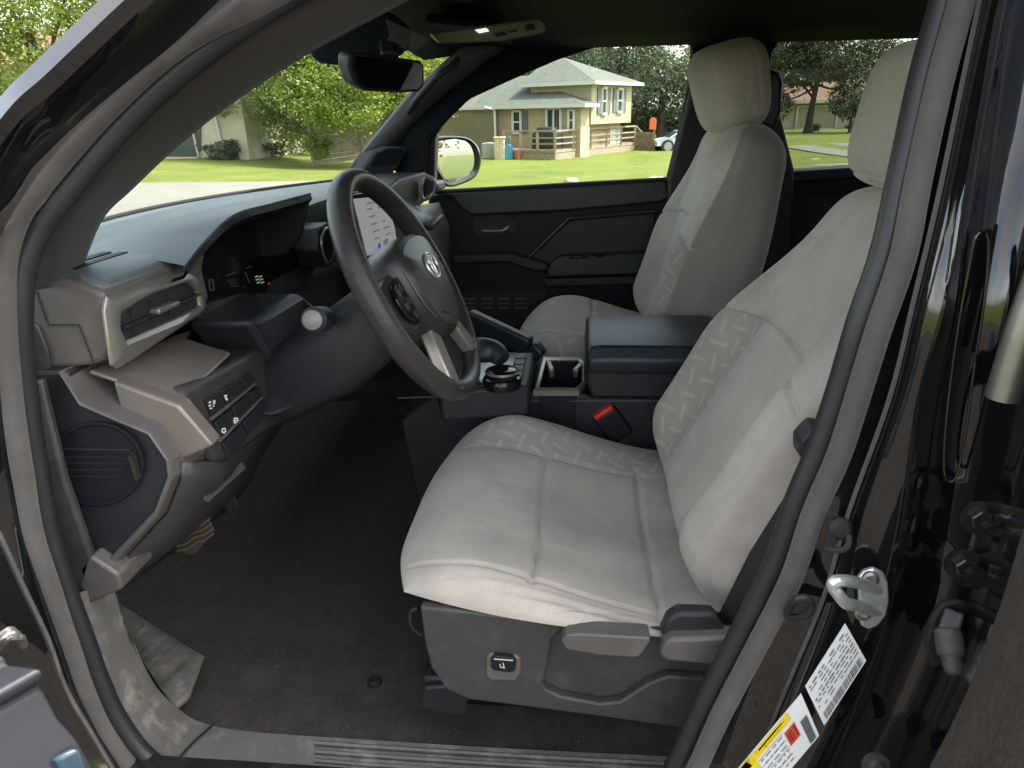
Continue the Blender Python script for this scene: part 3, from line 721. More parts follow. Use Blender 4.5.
# lower fairing under the bank down to the end panel
b = MB(); g0 = [(180, 440), (222, 464), (205, 505), (165, 540), (96, 590)]
b.grid([[V(182, 462, -.67), VX(222, 461, -.215), VX(285, 418, -.21)], [V(182, 480, -.67), VX(218, 482, -.22), VX(262, 452, -.25)], [V(168, 514, -.67), VX(198, 510, -.24), VX(250, 480, -.29)], [V(104, 582, -.67), VX(170, 545, -.30), VX(232, 505, -.36)], [V(88, 592, -.68), VX(125, 585, -.36), VX(200, 530, -.44)]])
b.build('knee_fairing', 'grey2', dash, solid=.006, ang=60)
b = MB(); b.prism(polyX(-.225, (203, 497), (243, 462), (247, 468), (209, 503)), (-.05, 0, 0)); lid = b.build('hood_release', 'grey', dash, bevel=.002)
b = MB(); b.prism(polyX(-.226, (204, 484), (236, 456), (241, 462), (205, 494)), (-.03, 0, 0)); b.build('release_recess', 'black', lid)
b = MB()
for k in range(3): b.bar(VX(208 + 5 * k, 487 - 4 * k, -.224), VX(211 + 5 * k, 483 - 4 * k, -.224), .003, .0005, up=(1, 0, 0))
b.build('release_icon', 'white_mark', lid, smooth=False)
# lower kick trim below the end panel
b = MB(); b.prism(poly(-.70, (75, 572), (90, 556), (118, 575), (122, 590), (86, 606)), (0, .07, 0)); b.build('kick_trim', 'grey', car, bevel=.004)
b = MB(); b.prism(poly(-.70, (26, 385), (40, 380), (64, 480), (92, 560), (82, 596), (72, 590), (48, 500)), (0, .012, 0)); b.build('kick_panel', 'grey2', car, bevel=.004)

# middle dash: centre vents, screen, lower dark face
b = MB(); b.prism(polyX(-.28, (215, 345), (262, 318), (322, 288), (350, 330), (300, 385), (262, 372)), (-.1, 0, 0)); b.build('column_surround', 'plastic', dash, bevel=.006)
b = MB(); b.grid([[Vector((-.29, y, 1.16)), Vector((-.27, y, 1.10)), Vector((-.28, y, .98)), Vector((-.34, y, .86)), Vector((-.5, y, .78))] for y in (-.22, -.1, .0, .12, .25, .4, .55, .66)]); b.build('lower_dash', 'plastic', dash, solid=.01)
b = MB(); b.prism(polyX(-.24, (318, 228), (328, 222), (336, 240), (336, 262), (326, 268), (318, 250)), (-.05, 0, 0)); cv = b.build('centre_vent', 'plastic', dash, bevel=.004)
b = MB(); b.tube(polyX(-.235, (322, 236), (328, 228), (334, 242), (333, 258), (327, 262), (322, 248)), .003, seg=8, closed=True, n=4); b.build('vent_bezel', 'silver', cv)
Xs = -.17
b = MB(); b.prism(polyX(Xs, (350, 193), (389, 188), (394, 193), (405, 247), (402, 254), (370, 268), (352, 262)), (-.018, 0, 0)); tab = b.build('touch_screen', 'piano', dash, bevel=.004)
S4 = [VX(353, 199, Xs + .001), VX(385, 196, Xs + .001), VX(398, 241, Xs + .001), VX(367, 256, Xs + .001)]
b = MB(); b.prism(S4, (.0015, 0, 0)); b.build('lit_display', 'screen', tab, smooth=False)
def s4(u, v): return S4[0].lerp(S4[1], u).lerp(S4[3].lerp(S4[2], u), v) + Vector((.0022, 0, 0))
b = MB(); rt_ = random.Random(9)
for r in range(5):
    for c in (.28, .62):
        if rt_.random() < .85:
            b.bar(s4(c, .2 + .14 * r), s4(c + rt_.uniform(.12, .25), .2 + .14 * r), .004, .0004, 0, up=(1, 0, 0))
b.bar(s4(.3, .1), s4(.9, .1), .004, .0004, 0, up=(1, 0, 0)); b.bar(s4(.5, .9), s4(.66, .9), .014, .0004, 0, up=(1, 0, 0)); b.bar(s4(.32, .92), s4(.4, .92), .012, .0004, 1, up=(1, 0, 0))
b.build('display_text', ['screen_txt', 'screen_blue'], tab, smooth=False)
# passenger side of the dash
b = MB(); b.prism([V(400, 178, .45), V(424, 172, .62), V(434, 176, .66), V(432, 196, .66), V(420, 206, .60), V(398, 212, .40), V(385, 190, .3)], (-.12, .0, 0)); pv = b.build('passenger_vent_housing', 'plastic', dash, bevel=.006)
b = MB(); b.tube([V(423, 182, .55), V(427, 177, .56), V(434, 179, .56), V(434, 192, .56), V(425, 200, .55), V(422, 193, .55)], .004, seg=8, closed=True, n=3); b.build('vent_bezel', 'silver', pv)
b = MB(); b.prism([V(424, 183, .555), V(428, 179, .56), V(433, 181, .56), V(433, 191, .56), V(425, 197, .555)], (-.01, .01, 0)); b.build('vent_throat', 'black', pv)
b = MB(); b.grid([[V(385, 190, .25), V(410, 208, .45), V(436, 204, .64)], [V(395, 215, .25), V(424, 222, .45), V(446, 226, .66)], [V(405, 255, .25), V(432, 250, .45), V(446, 260, .66)], [V(420, 300, .25), V(440, 290, .45), V(450, 300, .66)]]); b.build('passenger_dash_face', 'grey2', dash, solid=.02, ang=60)
b = MB(); b.bar(V(428, 228, .38), V(440, 217, .47), .02, .016); b.build('passenger_grab_bar', 'plastic', dash, bevel=.004)

# ---- steering column and stalk
Wc = Vector((.014, -.378, 1.20)); tl_ = rad(27)
Nn = Vector((cos(tl_), 0, sin(tl_))); La = Vector((0, 1, 0)); Ub = Nn.cross(La) * -1
if Ub.z < 0: Ub = -Ub
def W(a, u, n): return Wc + La * a + Ub * u + Nn * n
b = MB()
secs = []
for n_, ra, ru, off in ((-.30, .05, .045, -.05), (-.22, .062, .058, -.04), (-.14, .068, .062, -.035), (-.085, .064, .058, -.025), (-.05, .052, .05, -.015)):
    secs.append([W(ra * (abs(cos(t)) ** .6) * (1 if cos(t) > 0 else -1), off + ru * (abs(sin(t)) ** .6) * (1 if sin(t) > 0 else -1), n_) for t in [2 * pi * k / 24 for k in range(24)]])
b.grid(secs, cu=True, cap=True); col = b.build('steering_column', 'plastic', car)
b = MB()
b.prism([VX(252, 322, -.19), VX(300, 292, -.19), VX(368, 350, -.10), VX(372, 368, -.09), VX(335, 392, -.12), VX(275, 418, -.18), VX(284, 375, -.19)], (-.10, .0, 0)); b.build('column_shroud', 'plastic', col, bevel=.012, seg=3)
b = MB(); s0, s1 = V(330, 318, -.43), V(313, 320, -.545)
b.tube([s0, s0.lerp(s1, .4), s0.lerp(s1, .45), s0.lerp(s1, .97), s1], lambda t: (.009, .011, .017, .0165, .012)[min(4, int(t * 4.01))], seg=18); sk = b.build('signal_stalk', 'plastic', col)
b = MB(); ax = (s1 - s0).normalized(); b.lathe([(.0125, -.004), (.0125, .006), (.009, .0085), (0, .009)], s1, ax, seg=20); b.build('stalk_knob', mat('grey_knob_cap', (.15, .145, .14), .4), sk)

# ---- steering wheel
NS = 96
b = MB(); rows = []; uvs = []
for i in range(NS):
    t = 2 * pi * i / NS; r = []; uu = []
    fl = 1.0 + .18 * max(0, cos(2 * t)) * 0
    for k in range(16):
        a = 2 * pi * k / 16; R_ = .1705 + .0150 * cos(a)
        r.append(W(R_ * sin(t), R_ * cos(t) * .985, .0175 * sin(a))); uu.append((t * .17, a * .0165))
    rows.append(r); uvs.append(uu)
def wm(i, j):
    d = i / NS * 360
    return 1 if (80 < d < 140 or 215 < d < 292) else 0
b.grid(rows, wm, cu=True, cv=True, uv=uvs); wheel = b.build('steering_wheel', ['wheel', 'perf'], car)
# hub
hub = [(-.085, .045), (-.06, .062), (0, .068), (.06, .062), (.085, .045), (.088, .0), (.075, -.04), (.045, -.072), (0, -.085), (-.045, -.072), (-.075, -.04), (-.088, 0)]
def ring(sc_, n_): return spline([W(a * sc_, u * sc_ - .002, n_) for a, u in hub], 4, True)
b = MB(); b.grid([ring(.92, -.045), ring(1.03, -.02), ring(1.05, .005), ring(1.0, .024), ring(.9, .034), ring(.6, .040), ring(.25, .042), ring(.02, .042)], cu=True, cap=True); b.build('wheel_hub', 'wheel', wheel)
b = MB()
pts = [W(.058 * sin(t), -.006 + .04 * cos(t), .0405) for t in [2 * pi * k / 40 for k in range(40)]]
def oval(b, rx, ry, ox, oy, w): b.tube([W(rx * cos(t) + ox, .012 + ry * sin(t) + oy, .0425) for t in [2 * pi * k / 36 for k in range(36)]], w, seg=8, closed=True)
oval(b, .026, .0185, 0, 0, .0022); oval(b, .0145, .0062, 0, .0085, .0016); oval(b, .0058, .0165, 0, -.001, .0016)
b.build('wheel_emblem', 'chrome', wheel)
b = MB()
b.tube([W(-.05, -.046, .037), W(-.02, -.056, .038), W(.02, -.056, .038), W(.05, -.046, .037)], .0018, seg=6, n=4); b.build('hub_crease', 'rubber', wheel)
for s_ in (-1, 1):
    b = MB(); b.prism([W(s_ * a, u, .012) for a, u in ((.075, .038), (.14, .03), (.157, .012), (.157, -.022), (.12, -.048), (.078, -.048))], Nn * -.03); sp = b.build('wheel_spoke', 'wheel', wheel, bevel=.006)
    b = MB(); b.prism([W(s_ * a, u, .014) for a, u in ((.092, .030), (.13, .024), (.142, .008), (.140, -.018), (.115, -.037), (.094, -.036))], Nn * .006); pad = b.build('button_pad', 'piano', wheel, bevel=.003)
    b = MB()
    for a, u in ((.105, .016), (.125, .012), (.104, -.004), (.124, -.008), (.108, -.024)): b.prism([W(s_ * a - .007, u - .0055, .0195), W(s_ * a + .007, u - .0055, .0195), W(s_ * a + .007, u + .0055, .0195), W(s_ * a - .007, u + .0055, .0195)], Nn * .0025)
    b.build('wheel_button', 'plastic', pad, bevel=.001)
    b = MB(); b.prism([W(s_ * a, u, .014) for a, u in ((.034, -.066), (.062, -.052), (.098, -.122), (.092, -.148), (.074, -.154))], Nn * -.02); b.build('lower_spoke', 'spoke', wheel, bevel=.004)
    b = MB(); b.prism([W(s_ * a, u, .017) for a, u in ((.078, -.140), (.094, -.128), (.100, -.136), (.090, -.150), (.08, -.153))], Nn * -.01); b.build('spoke_cap', 'silver', wheel, bevel=.002)
b = MB(); b.prism([W(a, u, -.002) for a, u in ((-.04, -.07), (.04, -.07), (.075, -.155), (.04, -.168), (-.04, -.168), (-.075, -.155))], Nn * -.015); b.build('lower_infill', 'black', wheel, bevel=.004)
b = MB(); b.tube([W(.0885 * sgn, u, .030) for sgn, u in ((-1, .03), (-1, -.0), (-.9, -.03), (-.6, -.058))], .0008, seg=5, n=4); b.build('wheel_stitching', 'silver', wheel)

b = MB(); b.box((-.5, .765, .83), (.75, .03, .68)); b.build('passenger_kick_panel', 'black', car)
b = MB(); b.box((-.62, -.70, .86), (.5, .03, .8)); b.build('cowl_side_panel', 'black', car)
# ---- pedals
M['oldrub'] = mat('worn_pedal_rubber', (.06, .048, .034), .7)
b = MB(); b.prism(poly(-.50, (168, 537), (208, 516), (216, 530), (196, 556), (186, 556), (170, 546)), (-.02, .01, .0)); pd = b.build('brake_pedal', 'oldrub', car, bevel=.004)
b = MB()
for k in range(4):
    pts = [V(174 + 9 * j + 4 * k * .3, 536 - 4.4 * j + 5 * k + (2.2 if j % 2 else 0), -.503) for j in range(5)]
    b.tube(pts, .0014, seg=5)
b.build('pedal_tread', mat('worn_rubber_rib', (.16, .12, .08), .7), pd, smooth=False)
b = MB(); b.bar(V(195, 530, -.48), V(215, 490, -.42), .02, .012); b.build('pedal_arm', 'rubber', pd)
b = MB(); b.prism(poly(-.42, (222, 500), (236, 497), (240, 510), (228, 516)), (-.02, .02, 0)); b.build('parking_brake_pedal', 'rubber', car, bevel=.003)

# ---- centre console
b = MB()
b.prism([V(x, y, -.105) for x, y in ((455, 378), (470, 372), (528, 390), (536, 396), (585, 394), (592, 398), (760, 398), (800, 520), (420, 520), (400, 420))], (0, .012, 0)); b.prism([V(x, y, -.093) for x, y in ((455, 378), (470, 372), (528, 390), (533, 396), (535, 440), (588, 440), (590, 399), (760, 399), (800, 520), (420, 520), (400, 420))], (0, .19, 0)); b.prism([V(x, y, .097) for x, y in ((533, 396), (535, 440), (588, 440), (592, 398))], (0, .012, 0)); con = b.build('centre_console', 'plastic', car, bevel=.006)
b = MB(); b.tube([V(398, 398, -.107), V(526, 394, -.107), V(531, 401, -.107), V(760, 401, -.107)], .0015, seg=6); b.build('console_seam', 'grey', con)
# upper front tray with selector
b = MB(); b.prism([VZ(x, y, .962) for x, y in ((430, 352), (502, 352), (534, 352), (529, 386), (440, 392))], (0, 0, -.06)); tray = b.build('selector_tray', 'plastic', con, bevel=.006)
b = MB(); b.prism([VZ(x, y, .965) for x, y in ((466, 352), (518, 352), (508, 384), (452, 386))], (0, 0, -.01)); b.build('selector_plate', 'piano', con, bevel=.002)
for k in range(4):
    b = MB(); b.prism([VZ(x, y, .968) for x, y in ((516 - k * 1.2, 353 + 6 * k), (526 - k * 1.0, 353 + 6 * k), (525 - k * 1.0, 358 + 6 * k), (515 - k * 1.2, 358 + 6 * k))], (0, 0, -.006)); b.build('console_button', 'grey2', con, bevel=.001)
c = VZ(502, 380, .97); b = MB(); b.lathe([(.036, -.012), (.037, .0), (.034, .006), (.030, .008), (.031, .016), (.027, .021), (.024, .022), (.0, .0215)], c, (0, 0, 1), seg=30); kn = b.build('drive_mode_dial', 'piano', con)
b = MB(); b.lathe([(.0318, .0165), (.0295, .020), (.0285, .0175)], c, (0, 0, 1), seg=30); b.build('dial_ring', 'silver', kn)
b = MB(); b.tube([VZ(452, 372, .97), VZ(470, 352, 1.0), VZ(480, 350, 1.012), VZ(494, 352, 1.01), VZ(503, 360, 1.0)], lambda t: .012 + .008 * sin(pi * t), seg=14, n=5, flat=1.3); b.build('gear_lever', 'leather', con)
b = MB(); b.bar(V(468, 318, .16), V(530, 347, .10), .03, .045); b.bar(V(530, 347, .10), V(540, 358, .09), .03, .045); b.build('console_grab_rail', 'leather', con, bevel=.008, seg=3)
# cup holder
zc = .935
CO = [VZ(x, y, zc) for x, y in ((533, 391), (541, 357), (580, 357), (586, 363), (586, 384), (579, 391))]
CI = [VZ(x, y, zc + .001) for x, y in ((539, 388), (546, 360), (578, 360), (582, 365), (582, 382), (576, 388))]
b = MB(); b.grid([[p + Vector((0, 0, -.01)) for p in CO], CO, [p.lerp(q_, .5) + Vector((0, 0, .004)) for p, q_ in zip(CO, CI)], CI, [p + Vector((0, 0, -.004)) for p in CI]], cu=True); cupb = b.build('cup_holder_bezel', 'silver', con)
b = MB(); b.grid([[p + Vector((0, 0, -.003)) for p in CI], [p + Vector((0, 0, -.075)) for p in CI]], cu=True); b.face([p + Vector((0, 0, -.075)) for p in CI]); b.build('cup_well', 'black', cupb)
for q0, q1 in (((548, 364), (552, 374)), ((582, 366), (575, 374))):
    b = MB(); b.bar(VZ(*q0, zc - .01), VZ(*q1, zc - .012), .012, .02); b.build('cup_tab', 'silver', cupb, bevel=.003)
for (x, y) in ((552, 384), (575, 383)):
    b = MB(); b.lathe([(.030, 0), (.031, .006), (.028, .007), (.027, 0)], VZ(x, y, zc - .07), (0, 0, 1), seg=22); b.build('cup_ring', 'steel', cupb)
# console body raised to the well's level round the cup holder is the armrest box
b = MB(); b.prism([V(x, y, -.115) for x, y in ((585, 366), (588, 364), (592, 362), (740, 360), (760, 400), (592, 398), (588, 388))], (0, .22, 0)); b.build('armrest_box', 'plastic', con, bevel=.006)
b = MB(); rows = []
for i, (t, zz) in enumerate(((0, 0), (.02, 0), (.1, 0), (.5, 0), (.9, 0), (.98, 0), (1, 0))):
    x = lerp(.275, .545, t); e = (.012, .003, 0, 0, 0, .003, .012)[i]
    rows.append([Vector((x, -.122 + e, .972)), Vector((x, -.126 + e, .98)), Vector((x, -.126 + e, 1.0 - e)), Vector((x, -.108, 1.022 - e)), Vector((x, -.05, 1.029 - e)), Vector((x, .05, 1.029 - e)), Vector((x, .108, 1.022 - e)), Vector((x, .126 - e, 1.0 - e)), Vector((x, .126 - e, .972))])
b.grid(rows, cap=False); b.face(list(rows[0])); b.face(list(reversed(rows[-1]))); b.build('armrest_lid', 'leather', con, bevel=.004, seg=3)

# ---- seats
def superell(t, n):
    return (abs(cos(t)) ** (2 / n)) * (1 if cos(t) >= 0 else -1), (abs(sin(t)) ** (2 / n)) * (1 if sin(t) >= 0 else -1)
def make_seat(y0, sg, dx, rec, hup, dz, bx, hw, hf, lab, driver):
    """sg=+1: inboard is +y (driver); local l>0 is inboard."""
    Y = lambda l: y0 + sg * l
    fr = MB(); fr.box((.27 + dx, y0 + sg * .02, .70 + dz), (.38, .38, .14)); 
    for l in (-.13, .17):
        fr.box((.27 + dx, Y(l), .61), (.44, .045, .05))
    seat = fr.build('front_seat', 'black', car, bevel=.008)
    if lab: seat['label'] = lab
    # cushion
    zA, zB = V(425, 606, -.68), V(660, 632, -.68)
    n1, n2 = 150, 150; rows = []; uvs = []; info = []
    Lx, Ly = .25, (.281 if driver else .265); cx = .272
    for i in range(n1 + 1):
        s_ = sin(pi / 2 * (2 * i / n1 - 1)); r = []; uu = []; inf = []
        for j in range(n2 + 1):
            t_ = sin(pi / 2 * (2 * j / n2 - 1))
            kx = math.sqrt(1 - .24 * t_ * t_); ky = math.sqrt(1 - (.20 if s_ < 0 else .06) * s_ * s_)
            x = cx + s_ * Lx * kx - (.012 * (1 - t_ * t_) if s_ < 0 else 0); l = t_ * Ly * ky
            E = max(0, (1 - abs(s_) ** 7) * (1 - abs(t_) ** (9 if t_ > 0 else 12))) ** .45
            u = (x - .03) / .48
            ztop = .893 - .062 * sstep(.08, .8, u) - .02 * sstep(.2, -.05, u) * 0
            bol = sstep(.125, .21 if l > 0 else .25, abs(l)) * (.036 if l > 0 else .026) * sstep(1.0, .25, u) * sstep(-.02, .3, u)
            ztop += bol - .010 * sstep(.13, 0, abs(l)) * sstep(.2, .5, u)
            g = 0
            bl_ = .49 * Ly * ky; bo_ = .85 * Ly * ky
            g += .007 * math.exp(-((l - bl_) / .0036) ** 2) + .005 * math.exp(-((-l - bo_) / .003) ** 2)
            if -bo_ - .01 < l < bl_ + .02: g += .008 * math.exp(-((x - .215) / .004) ** 2) + .007 * math.exp(-((x - .375) / .004) ** 2)
            zb = lerp(.797, lerp(zA.z + .002, zB.z, (x - zA.x) / (zB.x - zA.x)) - .005, sstep(.0, -.24, l)) if driver else .795
            z = zb + (ztop - zb - g) * E
            # outboard side seam and wrinkles
            z += .0004 * sin(x * 37 + l * 61 + 2 * sin(l * 23)) * sin(l * 31 - x * 17) * E
            if l < 0:
                kk = sstep(-.24, -.265, l) * E; z += .0018 * kk * sin(l * 420 + x * 9 + 1.2 * sin(x * 14)) - .004 * kk * math.exp(-((x - .30 - (l + .26) * 4.0) / .004) ** 2)
            r.append(Vector((x + dx, Y(l), z + dz))); uu.append((x, l)); inf.append((x, l, u, s_, t_))
        rows.append(r); uvs.append(uu); info.append(inf)
    def cm(i, j):
        x, l, u, s_, t_ = info[i][j]
        if t_ > .49: return 1
        if t_ < -.85 or s_ < -.985: return 2
        return 0
    b = MB(); b.grid(rows, cm, uv=uvs)
    rim = [p.copy() for p in rows[0]] + [r[-1].copy() for r in rows[1:]] + [p.copy() for p in reversed(rows[-1][:-1])] + [r[0].copy() for r in reversed(rows[1:-1])]
    b.face(rim, 2)
    if sg < 0: 
        for f in b.f: f.reverse()
    b.build('seat_cushion', ['fab', 'fabpat', 'fabside'], seat, ang=80)
    # backrest
    base = Vector((.435 + dx + bx, y0 + (.012 if driver else 0), .80 + dz)); ax = Vector((sin(rec), 0, cos(rec))); fwd = Vector((-cos(rec), 0, sin(rec))); H = .575
    rows = []; uvs = []; info = []; NR, NC = 260, 180
    for i in range(NR + 1):
        s_ = i / NR
        a = lerp(.205, .246, sstep(0, .16, s_)) - .055 * sstep(.45, .95, s_)
        d = lerp(.06, .092, sstep(0, .12, s_)) - (.034 if driver else .012) * sstep(.4, 1, s_)
        e = 1.0
        if s_ > .86: e = math.sqrt(max(0, 1 - ((s_ - .86) / .14) ** 2.4))
        if s_ < .05: e = math.sqrt(max(.0, 1 - ((.05 - s_) / .05) ** 2)) * .5 + .5
        a2 = a * (.45 + .55 * e); d2 = d * max(e, .05)
        curve = .025 * sstep(.25, .0, s_) * 0 - .03 * sin(pi * s_) * .6 + .035 * sstep(.7, 1, s_) * 0
        r = []; uu = []; inf = []
        for k in range(NC):
            t = 2 * pi * k / NC; cc, ss = superell(t, 3.2)
            l = a2 * cc; f_ = d2 * ss
            if ss > 0:
                bs = sstep(.42, .78, abs(cc)) * (1 - .55 * sstep(.9, 1, abs(cc)))
                f_ += bs * (.05 * sstep(.0, .2, s_) * sstep(.92, .45, s_)) * min(1, ss * 1.6)
                g = 0
                arch = .60 - .10 * abs(cc) ** 2.5
                if abs(cc) < .93: g += .007 * math.exp(-((s_ - arch) * H / .0034) ** 2)
                sl = .36
                if s_ < arch + .01: g += .007 * math.exp(-((abs(cc) - sl) * a2 / .0034) ** 2)
                else: g += .004 * math.exp(-((abs(cc) - .52) * a2 / .006) ** 2)
                g += .0035 * math.exp(-((abs(cc) - .955) * a2 / .004) ** 2)
                f_ -= g
            p = base + ax * (s_ * H) + fwd * (f_ + curve)
            p = Vector((p.x, Y(l), p.z)); r.append(p); uu.append((l, s_ * H)); inf.append((s_, cc, ss))
        rows.append(r); uvs.append(uu); info.append(inf)
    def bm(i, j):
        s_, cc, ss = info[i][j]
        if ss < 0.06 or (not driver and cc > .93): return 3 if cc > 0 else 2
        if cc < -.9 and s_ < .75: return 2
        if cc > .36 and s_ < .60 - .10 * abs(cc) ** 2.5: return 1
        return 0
    b = MB(); b.grid(rows, bm, cu=True, uv=uvs, cap=True)
    if sg < 0:
        for f in b.f: f.reverse()
    b.build('seat_backrest', ['fab', 'fabpat', 'fabside', 'fabshade'], seat, ang=80)
    # headrest
    hc = base + ax * (H + .085 + hup) + fwd * hf
    hN = 110; hr_ = Matrix.Rotation(rec * .55 if driver else -rad(13), 3, 'Y')
    rows = []
    for i in range(61):
        ph = -pi / 2 + pi * i / 60; cp_, sp_ = superell(ph, 3.6); r = []
        for k in range(hN):
            cc, ss = superell(2 * pi * k / hN, 3.2)
            w = .126 * hw * (1 - .08 * (sp_ + 1) / 2); dpt = .066 * hw * (1 + .12 * sp_)
            x_ = dpt * ss * max(cp_, .02); l = w * cc * max(cp_, .02)
            gq = max(abs(l) / (w * .86), abs(sp_) / .93)
            if ss < .1: x_ += .004 * math.exp(-((gq - .93) / .022) ** 2)
            elif abs(cc) > .9: l -= .003 * (1 if l > 0 else -1) * math.exp(-((ss - .35) / .03) ** 2)
            x_ += .018 * (l / .128) ** 2 
            q_ = hr_ @ Vector((x_, 0, (.087 if driver else .096) * sp_)); r.append(Vector((hc.x + q_.x, Y(l), hc.z + q_.z)))
        rows.append(r)
    b = MB(); b.grid(rows, cu=True, cap=True); 
    b.build('headrest', ['fab'], seat, ang=80)
    b = MB()
    for l in (-.05, .05): b.tube([base + ax * (H - .04) + Vector((0, sg * l, 0)), hc + Vector((0, sg * l, -.05))], .006, seg=10)
    b.build('headrest_post', 'steel', seat)
    return seat

ds = make_seat(-.402, 1, -.012, rad(24.5), -.010, 0, .035, 1.0, .055, 'driver seat', True)
ps = make_seat(.385, -1, .085, rad(14), -.03, .045, -.02, 1.1, .07, 'passenger seat', False)
del ds['label'], ps['label']

# driver's seat side cover, levers, switch, buckle, belt
b = MB()
body_ = [(421, 608), (470, 613), (560, 625), (640, 630), (664, 634), (690, 628), (735, 632), (760, 640), (745, 690), (730, 735), (690, 729), (600, 716), (500, 703), (470, 699), (448, 690), (432, 668), (426, 645)]
b.prism(poly(-.660, *body_), (0, .04, 0))
sc_ = b.build('seat_side_trim', 'grey2', ds, bevel=.006, seg=3)
b = MB()
front_ = [(420, 607), (470, 612), (556, 623), (700, 636), (702, 641), (660, 634), (562, 630), (552, 640), (543, 684), (546, 690), (562, 697), (600, 704), (620, 702), (648, 684), (668, 676), (740, 682), (742, 700), (732, 736), (690, 730), (600, 717), (500, 704), (468, 700), (446, 690), (431, 668), (425, 645)]
b.prism(poly(-.673, *front_), (0, .014, 0)); b.build('seat_side_panel', 'grey2', ds, bevel=.007, seg=3)
b = MB(); b.prism(poly(-.70, (561, 641), (567, 635), (580, 634), (649, 638), (651, 641), (641, 656), (636, 658), (600, 656), (566, 650)), (0, .026, 0)); b.build('height_lever', 'grey', ds, bevel=.005, seg=3)
b = MB(); b.prism(poly(-.702, (660, 652), (666, 642), (672, 639), (740, 637), (752, 634), (748, 664), (728, 668), (668, 662), (661, 659)), (0, .024, 0)); b.build('recline_lever', 'grey', ds, bevel=.005, seg=3)
b = MB(); b.prism(poly(-.676, (486, 658), (490, 654), (517, 656), (521, 660), (521, 674), (516, 682), (490, 681), (485, 676)), (0, .01, 0)); swp = b.build('seat_switch_recess', 'grey', ds, bevel=.003)
b = MB(); b.prism(poly(-.680, (491, 659), (494, 656), (513, 658), (516, 661), (515, 671), (511, 673), (494, 671), (491, 668)), (0, .01, 0)); b.build('seat_switch', 'black', ds, bevel=.0015)
b = MB()
for a, c in (((500, 667), (505, 668)), ((503, 663), (504, 667)), ((500, 664), (500, 666))): b.bar(V(*a, -.6815), V(*c, -.6815), .0012, .0005, up=(0, 1, 0))
b.bar(V(494, 659, -.6812), V(513, 660.5, -.6812), .0015, .0005, up=(0, 1, 0))
b.build('switch_icon', 'white_mark', ds, smooth=False)
# lower hinge cover between cushion and backrest, rail feet, wire
b = MB(); b.prism(poly(-.688, (660, 636), (667, 620), (678, 613), (714, 614), (730, 636)), (0, .02, 0)); b.build('hinge_cover', 'plastic', ds, bevel=.005)
b = MB(); b.prism(poly(-.635, (424, 688), (460, 684), (467, 698), (466, 717), (424, 712), (420, 704)), (0, .05, 0)); b.box(V(440, 678, -.61), (.04, .03, .03)); b.build('rail_foot_cover', 'plastic', ds, bevel=.004)
b = MB(); b.tube([V(418, 608, -.63), V(411, 612, -.63), (V(412, 626, -.63)), V(422, 635, -.63)], .003, seg=8, n=4); b.build('height_bar', 'rubber', ds)
b = MB(); b.bar(V(622, 436, -.105), V(604, 412, -.108), .028, .05); bk = b.build('belt_buckle', 'black', ds, bevel=.005)
b = MB(); d_ = (V(604, 412, -.108) - V(622, 436, -.105)).normalized(); c_ = V(603.5, 411.5, -.109); b.bar(c_ - d_ * .004, c_ + d_ * .006, .024, .042); b.build('buckle_button', 'red', ds, bevel=.003)
b = MB(); b.bar(V(660, 470, -.08), V(622, 436, -.105), .02, .04); b.build('buckle_stem', 'webbing', ds, bevel=.003)
b = MB(); W0 = [V(826, 436, -.66), V(788, 492, -.665), V(750, 552, -.665), V(716, 620, -.66)]; W1 = [V(850, 455, -.69), V(818, 500, -.69), V(782, 560, -.69), V(745, 640, -.685)]
b.grid([W0, W1]); belt = b.build('seat_belt', 'webbing', car, solid=.002)
b = MB(); b.prism(poly(-.675, (800, 442), (814, 427), (820, 428), (832, 432), (826, 455), (812, 466), (800, 458)), (0, .03, 0)); b.build('belt_guide', 'plastic', belt, bevel=.004)
b = MB(); b.tube([V(806, 462, -.688), V(800, 478, -.688), V(804, 488, -.688), V(812, 480, -.688)], .002, seg=6, n=4, closed=True); b.build('belt_stop', 'steel', belt)
# inner B pillar trim behind the seal
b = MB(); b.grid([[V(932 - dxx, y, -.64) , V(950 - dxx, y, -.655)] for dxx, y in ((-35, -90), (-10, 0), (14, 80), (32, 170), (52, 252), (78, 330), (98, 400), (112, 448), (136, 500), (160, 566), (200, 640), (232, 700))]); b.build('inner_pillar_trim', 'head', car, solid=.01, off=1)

# ---- passenger side: pillar, rail, doors
Yp = .72
b = MB(); ap = [(372, 150), (392, 120), (430, 78), (462, 47), (480, 34), (610, 30), (600, 46), (560, 59), (520, 76), (470, 99), (442, 126), (428, 140), (426, 172), (400, 176)]
b.prism(poly(.66, *ap), (-.02, .08, 0)); b.build('passenger_front_pillar', 'head', car, bevel=.01, seg=3)
b = MB(); b.grid([[V(348, 170, .63), V(370, 165, .65), V(385, 165, .66)], [V(372, 140, .63), V(396, 128, .645), V(408, 126, .66)], [V(412, 92, .62), V(436, 88, .635), V(446, 90, .65)], [V(448, 60, .61), V(474, 56, .625), V(486, 58, .64)], [V(462, 46, .61), V(492, 42, .62), V(505, 46, .64)]])
b.build('front_pillar_trim', mat('pillar_trim_grey', (.05, .055, .062), .6, grain=.4, gs=1200), car, solid=.02, ang=60)
b = MB(); b.tube([V(408, 112, .62), V(418, 98, .60), V(438, 76, .59), V(452, 66, .60), V(462, 52, .62)], .009, seg=10, n=4); b.build('grab_handle', 'plastic', car)
